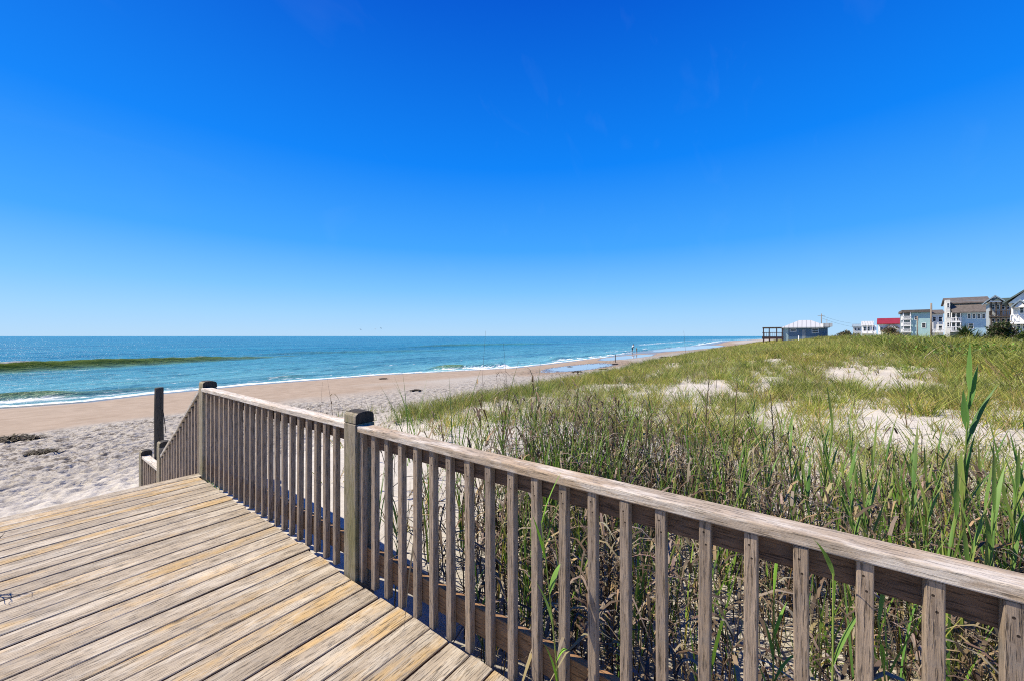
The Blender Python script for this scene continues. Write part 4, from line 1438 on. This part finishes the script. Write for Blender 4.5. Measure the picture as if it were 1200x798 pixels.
        if posts_py is not None:
            zt = self.sz((px0 + px1) / 2, posts_py)[1]
            for i in range(nposts):
                y = s0 + .09 + (s1 - s0 - .36) * i / max(1, nposts - 1)
                mb = MB(); mb.box(a + .09, a + .27, y, y + .18, zf + .002, zt)
                mb.build("post", mat, self.root, off=self.off)


# light blue three storey house
h = House("beach_house", "light blue three storey house with brown roofs and a row of four dark windows", 1135, 150, 1.0, 6)
h.box("wall", M["blue"], 1127, 1157, 366, 396, 0, 11, ground=True)
h.box("upper_wall", M["blue"], 1116, 1158, 352, 365, 3, 11)
h.gable("roof", M["shingle"], 1111, 1161, 354.5, 346.5, 2, 12, "s", .6)
h.gable("lower_roof", M["shingle"], 1116, 1156, 366, 357, -1.4, 4.6, "s", .3)
for p in (1134, 1139.7, 1145.4, 1151.1): h.window(p, p + 3.2, 368.5, 373.3)
h.window(1135, 1140.5, 379.5, 385)
for p in (1122.5, 1129): h.window(p, p + 3.4, 355.6, 358.4, 3)
h.window(1147.5, 1151.5, 355.2, 357.2, 3)
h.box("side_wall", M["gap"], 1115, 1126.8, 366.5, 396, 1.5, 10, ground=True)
h.balcony(1113.5, 1126.6, 377, 372.5, -.6, 8, M["white"], 366.8, 3)
h.balcony(1113.5, 1126.6, 388, 383, -.6, 8, M["white"], 377.8, 3)
h.box("corner_tower", M["offw"], 1108.5, 1113.3, 352, 396, -.4, 3.5, ground=True)
for py in (356, 367.5, 378.5): h.window(1109.8, 1112.2, py, py + 4.5, -.4)

# aqua house with flat roof
h = House("beach_house", "pale aqua house with flat brown roof edge and stacked white balconies on its left", 1080, 175, .8, 5)
h.box("wall", M["aqua"], 1068, 1090, 366.6, 396, 0, 12, ground=True)
h.box("annex_wall", M["offw"], 1090.2, 1106, 367.4, 396, .8, 12, ground=True)
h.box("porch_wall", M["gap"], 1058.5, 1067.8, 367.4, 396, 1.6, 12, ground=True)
h.box("roof", M["shingle"], 1056.5, 1091, 363.4, 366.5, -.8, 12.6)
h.gable("annex_roof", M["shingle"], 1090.5, 1106.5, 367.2, 362.6, .5, 8, "s", .3)
for py in (374, 381.5, 389): h.balcony(1057.5, 1067.6, py, py - 3.2, -.7, 6, M["white"], py - 7.2 if py > 375 else 366.8, 2)
h.window(1080.5, 1084.5, 379, 384); h.window(1072, 1075, 371, 375)
for py in (371.5, 382.0): h.window(1100.5, 1104.5, py, py + 5.5, .8)
h.balcony(1092, 1106, 389, 385.8, -.6, .79, M["white"], 378, 3)
h.window(1093.5, 1097.0, 372, 376.5, .8)

# grey house with timber balconies
h = House("beach_house", "grey house with dark timber balcony decks stacked on posts, second from the right edge", 1168, 112, .9, 3)
h.box("wall", M["greyw"], 1160, 1186, 354, 396, 1.8, 11, ground=True)
h.gable("roof", M["bshingle"], 1157.5, 1174, 353.2, 346.5, -.8, 11, "t", .3)
h.box("roof_slab", M["gshingle"], 1162, 1190, 350.0, 352.6, -.9, 11.5)
for p in (1163, 1168.5, 1175, 1181):
    h.window(p, p + 3.2, 356.8, 362, 1.8); h.window(p, p + 3.2, 374, 379.8, 1.8)
h.balcony(1159.5, 1187, 370.5, 364.6, -.6, 1.75, M["dwood"], 352.8, 5)
h.balcony(1159.5, 1187, 386, 382, -.6, 1.75, M["dwood"], 371.8, 5)

# right edge house
h = House("beach_house", "white gabled house with green grey roof cut off by the right edge", 1196, 90, .8)
h.box("wall", M["white"], 1186, 1212, 354, 398, 0, 10, ground=True)
h.gable("roof", M["gshingle"], 1181, 1226, 353.6, 338.5, -.8, 11, "t", .4)
h.gable("porch_roof", M["bshingle"], 1188, 1203, 359.5, 351.8, -2.4, -.1, "t", .2)
h.window(1195.5, 1199, 360.5, 367, 0); h.window(1192, 1195.5, 379, 385.5, 0); h.window(1199, 1203, 379, 385.5, 0)
h.balcony(1184, 1212, 378, 369.5, -1.7, -.02, M["white"], 359.8, 4)

# red roofed house
h = House("beach_house", "white house with a bright red metal roof behind the dune scrub", 1041, 215, .6)
h.box("wall", M["white"], 1029, 1056, 379.2, 398, 0, 10, ground=True)
h.gable("roof", M["red"], 1029, 1056, 379.5, 372.6, -.5, 10, "s", .6)
h.gable("porch_roof", M["shingle"], 1037, 1053, 385, 380.2, -4, -.05, "t", .3)
for p in (1031.5, 1040, 1047): h.window(p, p + 3, 384, 388)

# low white houses
h = House("beach_house", "low white house with pale roof left of the red roofed house", 1017, 240, .5)
h.box("wall", M["white"], 1010, 1027, 381.5, 398, 0, 9, ground=True)
h.gable("roof", M["wmetal"], 1010, 1023, 381.5, 376.2, -.5, 9, "s", .4)
for p in (1012, 1016.5, 1021.5): h.window(p, p + 2.6, 383.5, 388)
h.balcony(1009.5, 1023, 390.5, 388.4, -1.4, -.02, M["white"], 382, 3)
h = House("beach_house", "small grey roofed house farthest left in the row behind the dune", 1004, 265, .5)
h.box("wall", M["greyw"], 999.5, 1009.5, 382.5, 398, 0, 8, ground=True)
h.gable("roof", M["bshingle"], 999, 1010, 382.8, 379.8, -.5, 8, "s", .4)
for p in (1001.3, 1005.3): h.window(p, p + 2.2, 384.5, 387.6)

# cottage on the beach front
T0 = 124
h = House("beach_cottage", "low slate blue cottage with white hipped metal roof and open deck on posts", 946, T0, gz(T0, 0) - .2, 4)
h.box("wall", M["cott"], 924.2, 970, 383.6, 402, 0, 10, ground=True)
h.box("corner_wall", M["teal"], 918, 924, 383.6, 402, -.05, 9.8, ground=True)
T0 = 0.0
s0, s1, ze, zr = h.dims(916, 960, 374.8, 383.6)
s0 = h.sz(972, 390)[0]
mb = MB()
a, b2_ = T0 - .7, T0 + 10.7
rs0, rs1 = h.sz(952, 390)[0], h.sz(938, 390)[0]
m_ = (a + b2_) / 2
vs = [(a, s0, ze), (a, s1, ze), (b2_, s1, ze), (b2_, s0, ze), (m_, rs0, zr), (m_, rs1, zr), (a, s0, ze - .22), (a, s1, ze - .22), (b2_, s1, ze - .22), (b2_, s0, ze - .22)]
mb.add(vs, [(0, 4, 5, 1), (1, 5, 2), (2, 5, 4, 3), (3, 4, 0), (0, 1, 7, 6), (1, 2, 8, 7), (2, 3, 9, 8), (3, 0, 6, 9), (6, 7, 8, 9)])
mb.build("roof", M["wmetal"], h.root, off=h.off)
h.window(926.2, 932.6, 386.2, 388.6); h.window(951.8, 958.6, 385.4, 390.2)
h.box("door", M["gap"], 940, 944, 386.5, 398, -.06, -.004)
h.box("side_roof", M["wmetal"], 964, 975, 379.0, 383.2, -.9, 9)
h.box("awning", M["dwood"], 893.5, 917.8, 383.6, 384.8, -.3, 8)
h.box("deck_floor", M["redwood"], 893, 917.8, 394.6, 397.4, -.4, 8)
for px in (894, 900.8, 909.5, 916):
    h.box("post", M["redwood"], px, px + 1.3, 384.9, 395.1, -.35, -.10)
    h.box("pile", M["redwood"], px, px + 1.8, 397.3, 403, -.35, -.0, ground=True)
h.box("balustrade", M["redwood"], 893.2, 917.6, 389.6, 390.4, -.38, -.28)
for k in range(9):
    h.box("baluster", M["redwood"], 895.8 + 2.4 * k, 896.3 + 2.4 * k, 390.45, 395.1, -.36, -.30)

# ------------------------------------------------------------------ poles and wires
def pole(px, py_top, dep, r, label, arms=True):
    p = at(px, py_top, dep)
    zb = gz(p.x, p.y)
    root = empty("utility_pole", (p.x, p.y, zb), label, "utility pole")
    mb = MB(); mb.tube([(p.x, p.y, zb - 1), (p.x, p.y, p.z)], [r, r * .75], 10)
    part(mb, "shaft", M["pole"], root)
    if arms:
        mb = MB(); mb.box(p.x - .06, p.x + .06, p.y - 1.1, p.y + 1.1, p.z - .75, p.z - .62)
        part(mb, "crossarm", M["pole"], root)
    return p


p1 = pole(962.5, 368, 150, .17, "leaning dark utility pole behind the slate blue cottage")
p2 = pole(1091.3, 355.5, 74, .17, "tallest grey utility pole in front of the aqua house", False)
p3 = pole(1075, 371, 68, .10, "shorter thin wooden pole left of the tallest utility pole", False)
p4 = pole(969, 374.5, 200, .13, "small distant utility pole just right of the leaning dark one", False)
for k, (dz, end) in enumerate(((-.7, (1010, 379.5, 235)), (-1.6, (1012, 384, 235)))):
    q = at(*end)
    a_ = Vector((p1.x, p1.y, p1.z + dz))
    mb = MB()
    mb.tube([a_.lerp(q, i / 12) - Vector((0, 0, 1.0 * 4 * (i / 12) * (1 - i / 12))) for i in range(13)], .03, 5)
    tag(mb.build("power_line", M["dark_wood"]), ("upper" if k == 0 else "lower") + " dark power line sagging right from the leaning utility pole", "wire")

pq = at(936, 404, 80)
mb = MB(); zb = gz(pq.x, pq.y)
mb.tube([(pq.x, pq.y, zb - .3), (pq.x, pq.y, EYE + .05)], [.075, .07], 8)
tag(mb.build("marker_post", M["white"]), "thin white post standing in the grass before the cottage deck", "post")
sp_ = on_plane(721, 424.5, gz(*on_plane(721, 424.5, -1.7)[:2]))
mb = MB(); mb.tube([(sp_.x, sp_.y, sp_.z - .3), (sp_.x + .02, sp_.y, sp_.z + .95)], [.05, .045], 8)
tag(mb.build("beach_stake", M["dark_wood"]), "thin dark stake standing in the sand between two tide pools", "stake")


# ------------------------------------------------------------------ shrubs
def bush(name, label, px0, px1, py_top, dep, cols, probs, n, leaf, cat="shrub", stems=9, stemcol=(.17, .14, .10)):
    pm = at((px0 + px1) / 2, py_top, dep)
    zb = gz(pm.x, pm.y)
    wdt = (px1 - px0) / F * dep * .62
    ht = pm.z - zb
    root = empty(name, (pm.x, pm.y, zb), label, cat)
    rg = np.random.default_rng(int(px0))
    # leaf clumps spread through the crown
    nc = 26
    cc = np.stack([rg.normal(0, .40, nc) * wdt / 2, rg.normal(0, .45, nc) * wdt / 2 * 1.1, rg.uniform(.35, .92, nc) * ht], -1)
    cc[:, 2] *= 1 - .35 * np.clip((np.hypot(cc[:, 0], cc[:, 1]) / (wdt / 2)) ** 2, 0, 1)
    k = rg.integers(0, nc, n)
    dv = rg.normal(0, 1, (n, 3)); dv /= np.linalg.norm(dv, axis=1, keepdims=True)
    P = cc[k] + dv * (rg.random(n) ** .5)[:, None] * ht * .21
    P[:, 2] = np.clip(P[:, 2], .03, None)
    C = pick(n, cols, probs, .22, rg) * (1 + rg.normal(0, .14, nc))[k][:, None]
    V, Q, C = blades(P, leaf * rg.uniform(.6, 1.3, n), rg.uniform(0, 6.28, n), rg.uniform(.2, 1.1, n), .2, leaf * .45, C, 2, face=rg.uniform(0, 6.28, n))
    np_mesh("crown", V, Q, M["leaf"], root, colors=C)
    packs = []
    vs, fs, cs = [], [], []
    for i in range(stems):
        j = cc[rg.integers(0, nc)]
        st = np.array([rg.normal(0, .12) * wdt, rg.normal(0, .12) * wdt, -.1])
        v, f, c = stem_mesh([tuple(st), tuple(st * .5 + j * .5 + rg.normal(0, .05, 3)), tuple(j)], .035, .012, stemcol, stemcol, 5)
        np_mesh("stem", v, f, M["dry"], root, colors=c)
    return root


DKG = (.035, .06, .018)
bush("shrub", "large dark green shrub with grey dead branches beneath it near the right edge", 1150, 1196, 379, 36, [DKG, (.06, .09, .025), (.16, .13, .09), (.09, .07, .045)], [.5, .22, .16, .12], 2600, .22)
bush("shrub", "low dark bush joining the large shrub on its right at the picture edge", 1186, 1212, 393, 30, [DKG, (.06, .10, .025), GREEN], [.5, .3, .2], 1600, .2)
bush("shrub", "round dark green bush alone on the dune ridge below the white houses", 1023, 1040, 393.5, 42, [(.045, .085, .02), DARKG, GREEN], [.5, .3, .2], 900, .2)
bush("shrub", "brownish bare looking brush in front of the red roofed house", 1034, 1058, 383, 75, [(.15, .11, .07), (.20, .16, .10), (.10, .09, .04), DARKG], [.4, .25, .2, .15], 1500, .3, stemcol=(.14, .10, .07))
bush("shrub", "thin grey brown brush between the cottage and the white houses", 978, 1004, 388.5, 85, [(.15, .12, .08), (.2, .17, .12), DARKG], [.4, .3, .3], 900, .32)
bush("shrub", "bright leafy bush on the ridge left of the spiky palm", 1092, 1112, 394, 33, [(.11, .2, .03), (.16, .26, .04), DARKG], [.4, .3, .3], 1300, .17)
for (px, py, dep, wpx) in ((1022, 404, 33, 22), (1062, 401, 30, 26), (1082, 407, 26, 30), (1104, 404, 28, 26), (1128, 409, 24, 30), (1152, 406, 25, 34), (1178, 409, 22, 34), (1198, 416, 19, 40), (1140, 420, 19, 34), (1090, 418, 21, 26), (1172, 428, 16.5, 40)):
    b_ = bush("bush", "leafy light green bush in the scrub on the right hand dune ridge", px - wpx * .62, px + wpx * .62, py, dep, [(.12, .2, .035), (.18, .27, .045), (.08, .14, .03), (.22, .2, .1)], [.38, .3, .22, .1], 900, .15, stems=5)
    b_["group"] = "leafy bushes on the dune ridge"
# spiky palm
pm = at(1131, 401, 34); zb = gz(pm.x, pm.y)
root = empty("palm_shrub", (pm.x, pm.y, zb), "dark spiky leaved palm shrub left of the large dark shrub", "palm")
v, f, c = stem_mesh([(0, 0, -.2), (.02, 0, .45), (0, .02, .85)], .16, .13, (.12, .09, .06), (.12, .09, .06), 10)
np_mesh("trunk", v, f, M["dry"], root, colors=c)
rg = np.random.default_rng(8)
for (dx, dz, n_) in ((0, .95, 230), (.75, .55, 90)):
    el = rg.uniform(-.5, 1.45, n_)
    hh_ = rg.uniform(.85, 1.25, n_)
    P = np.zeros((n_, 3)); P[:, 0] = dx * .6 * 1.0; P[:, 1] = -dx * .8; P[:, 2] = dz
    vz = np.sin(el)
    V, Q, C = blades(P, hh_, rg.uniform(0, 6.28, n_), np.cos(el) * 1.25, .05, .085, pick(n_, [DKG, (.06, .10, .03), (.10, .13, .04), (.17, .14, .08)], [.45, .3, .15, .1], .2, rg), 3, droop=np.clip(.95 - vz, 0, 1.6))
    np_mesh("crown", V, Q, M["leaf"], root, colors=C)

# ------------------------------------------------------------------ people by the water
def human(label, px, py, hgt, face_az, joints, shirt, shorts, skin, hair):
    p = on_plane(px, py, -1.75)
    for _ in range(4): p = on_plane(px, py, gz(p.x, p.y))
    root = empty("person", (p.x, p.y, gz(p.x, p.y)), label, "person")
    root.rotation_euler = (0, 0, face_az)
    k = hgt / 1.75
    me = bpy.data.meshes.new("body")
    names = list(joints)
    vs = [tuple(c * k for c in joints[n][0]) for n in names]
    es = [(names.index(joints[n][2]), i) for i, n in enumerate(names) if joints[n][2]]
    me.from_pydata(vs, es, [])
    o = link_mesh("body", me, skin, root)
    m = o.modifiers.new("skin", "SKIN")
    sv = me.skin_vertices[0].data if me.skin_vertices else None
    if sv is None:
        bpy.context.view_layer.update(); sv = me.skin_vertices[0].data
    for i, n in enumerate(names):
        sv[i].radius = (joints[n][1] * k * 1.15, joints[n][1] * k * 1.15)
        sv[i].use_root = (n == "pelvis")
    sb = o.modifiers.new("sub", "SUBSURF"); sb.levels = 2; sb.render_levels = 2
    g = lambda n: Vector(vs[names.index(n)])
    mb = MB()
    mb.tube([g("pelvis") + Vector((0, 0, .03)), g("spine"), g("chest"), g("neck") - Vector((0, 0, .03 * k))], [.165 * k, .17 * k, .19 * k, .09 * k], 14)
    for s_ in "LR": mb.tube([g("sh" + s_), g("sh" + s_).lerp(g("el" + s_), .85)], [.085 * k, .07 * k], 10)
    mb.build("shirt", shirt, root)
    mb = MB()
    mb.tube([g("pelvis") - Vector((0, 0, .07 * k)), g("pelvis") + Vector((0, 0, .10 * k))], [.16 * k, .175 * k], 14)
    for s_ in "LR": mb.tube([g("hip" + s_) + Vector((0, 0, .05)), g("hip" + s_).lerp(g("kn" + s_), .85)], [.12 * k, .095 * k], 12)
    mb.build("shorts", shorts, root)
    mb = MB()
    hd = g("head")
    mb.tube([hd + Vector((-.02, 0, -.02)) * k, hd + Vector((-.015, 0, .06)) * k, hd + Vector((-.01, 0, .115)) * k, hd + Vector((-.01, 0, .14)) * k], [.108 * k, .112 * k, .085 * k, .02 * k], 14)
    mb.build("hair", hair, root)


def pose(lean):
    L = lean
    return {
        "pelvis": ((0, 0, .95), .14, None), "spine": ((.10 * L, 0, 1.13), .13, "pelvis"), "chest": ((.26 * L, 0, 1.33), .15, "spine"), "neck": ((.40 * L, 0, 1.49), .06, "chest"),
        "head": ((.48 * L, 0, 1.62), .10, "neck"), "crown": ((.50 * L, 0, 1.70), .07, "head"),
        "shL": ((.27 * L, .18, 1.40), .06, "chest"), "elL": ((.32 * L + .10, .24, 1.13), .045, "shL"), "haL": ((.45 * L + .26, .20, .95), .035, "elL"),
        "shR": ((.27 * L, -.18, 1.40), .06, "chest"), "elR": ((.32 * L + .08, -.24, 1.13), .045, "shR"), "haR": ((.42 * L + .22, -.22, .93), .035, "elR"),
        "hipL": ((0, .10, .88), .10, "pelvis"), "knL": ((.10, .12, .50), .065, "hipL"), "anL": ((.02, .12, .08), .045, "knL"), "toL": ((.17, .13, .03), .035, "anL"),
        "hipR": ((0, -.10, .88), .10, "pelvis"), "knR": ((-.02, -.12, .50), .065, "hipR"), "anR": ((-.18, -.12, .09), .045, "knR"), "toR": ((-.04, -.13, .03), .035, "anR"),
    }


skin = flat("skin", (.42, .25, .17), .55, .05)
human("adult in pale blue shirt and dark shorts bending beside the tide pool", 741, 412.6, 1.72, math.radians(-53), pose(.55), flat("pale_shirt", (.52, .60, .68), .8, .05), flat("dark_shorts", (.015, .017, .025), .8, .05), skin, flat("dark_hair", (.03, .022, .016), .6, .1))
human("small child in dark green top standing right of the bending adult", 746.2, 413.2, 1.05, math.radians(-53 + 170), pose(.15), flat("green_top", (.03, .055, .045), .8, .05), flat("child_shorts", (.03, .03, .035), .8, .05), skin, flat("brown_hair", (.05, .035, .02), .6, .1))

# ------------------------------------------------------------------ sea birds
for k, (px, py, dep, bank, lab) in enumerate(((422.5, 386.5, 130, .5, "leftmost tiny sea bird flying above the sea line"), (440, 386, 150, -.3, "middle tiny sea bird above the sea line"), (446.5, 385, 140, .3, "rightmost tiny sea bird above the sea line"))):
    p = at(px, py, dep)
    root = empty("sea_bird", p, lab, "bird"); root.rotation_euler = (bank, 0, .4 + k)
    mb = MB(); mb.tube([(-.28, 0, 0), (-.12, 0, .01), (.08, 0, .02), (.2, 0, .03), (.28, 0, .02)], [.02, .07, .085, .05, .012], 10)
    mb.build("body", M["gap"], root)
    for s_ in (-1, 1):
        mb = MB()
        vs = [(.10, .06 * s_, .03), (-.10, .06 * s_, .03), (-.06, .36 * s_, .17), (.10, .36 * s_, .17), (-.10, .72 * s_, .08), (-.04, .72 * s_, .08)]
        mb.add(vs + [(a, b, c - .015) for a, b, c in vs], [(0, 1, 2, 3), (3, 2, 4, 5), (9, 8, 7, 6), (11, 10, 8, 9), (0, 3, 9, 6), (3, 5, 11, 9), (1, 7, 8, 2), (2, 8, 10, 4), (4, 10, 11, 5), (0, 6, 7, 1)])
        mb.build("wing", M["gap"], root)
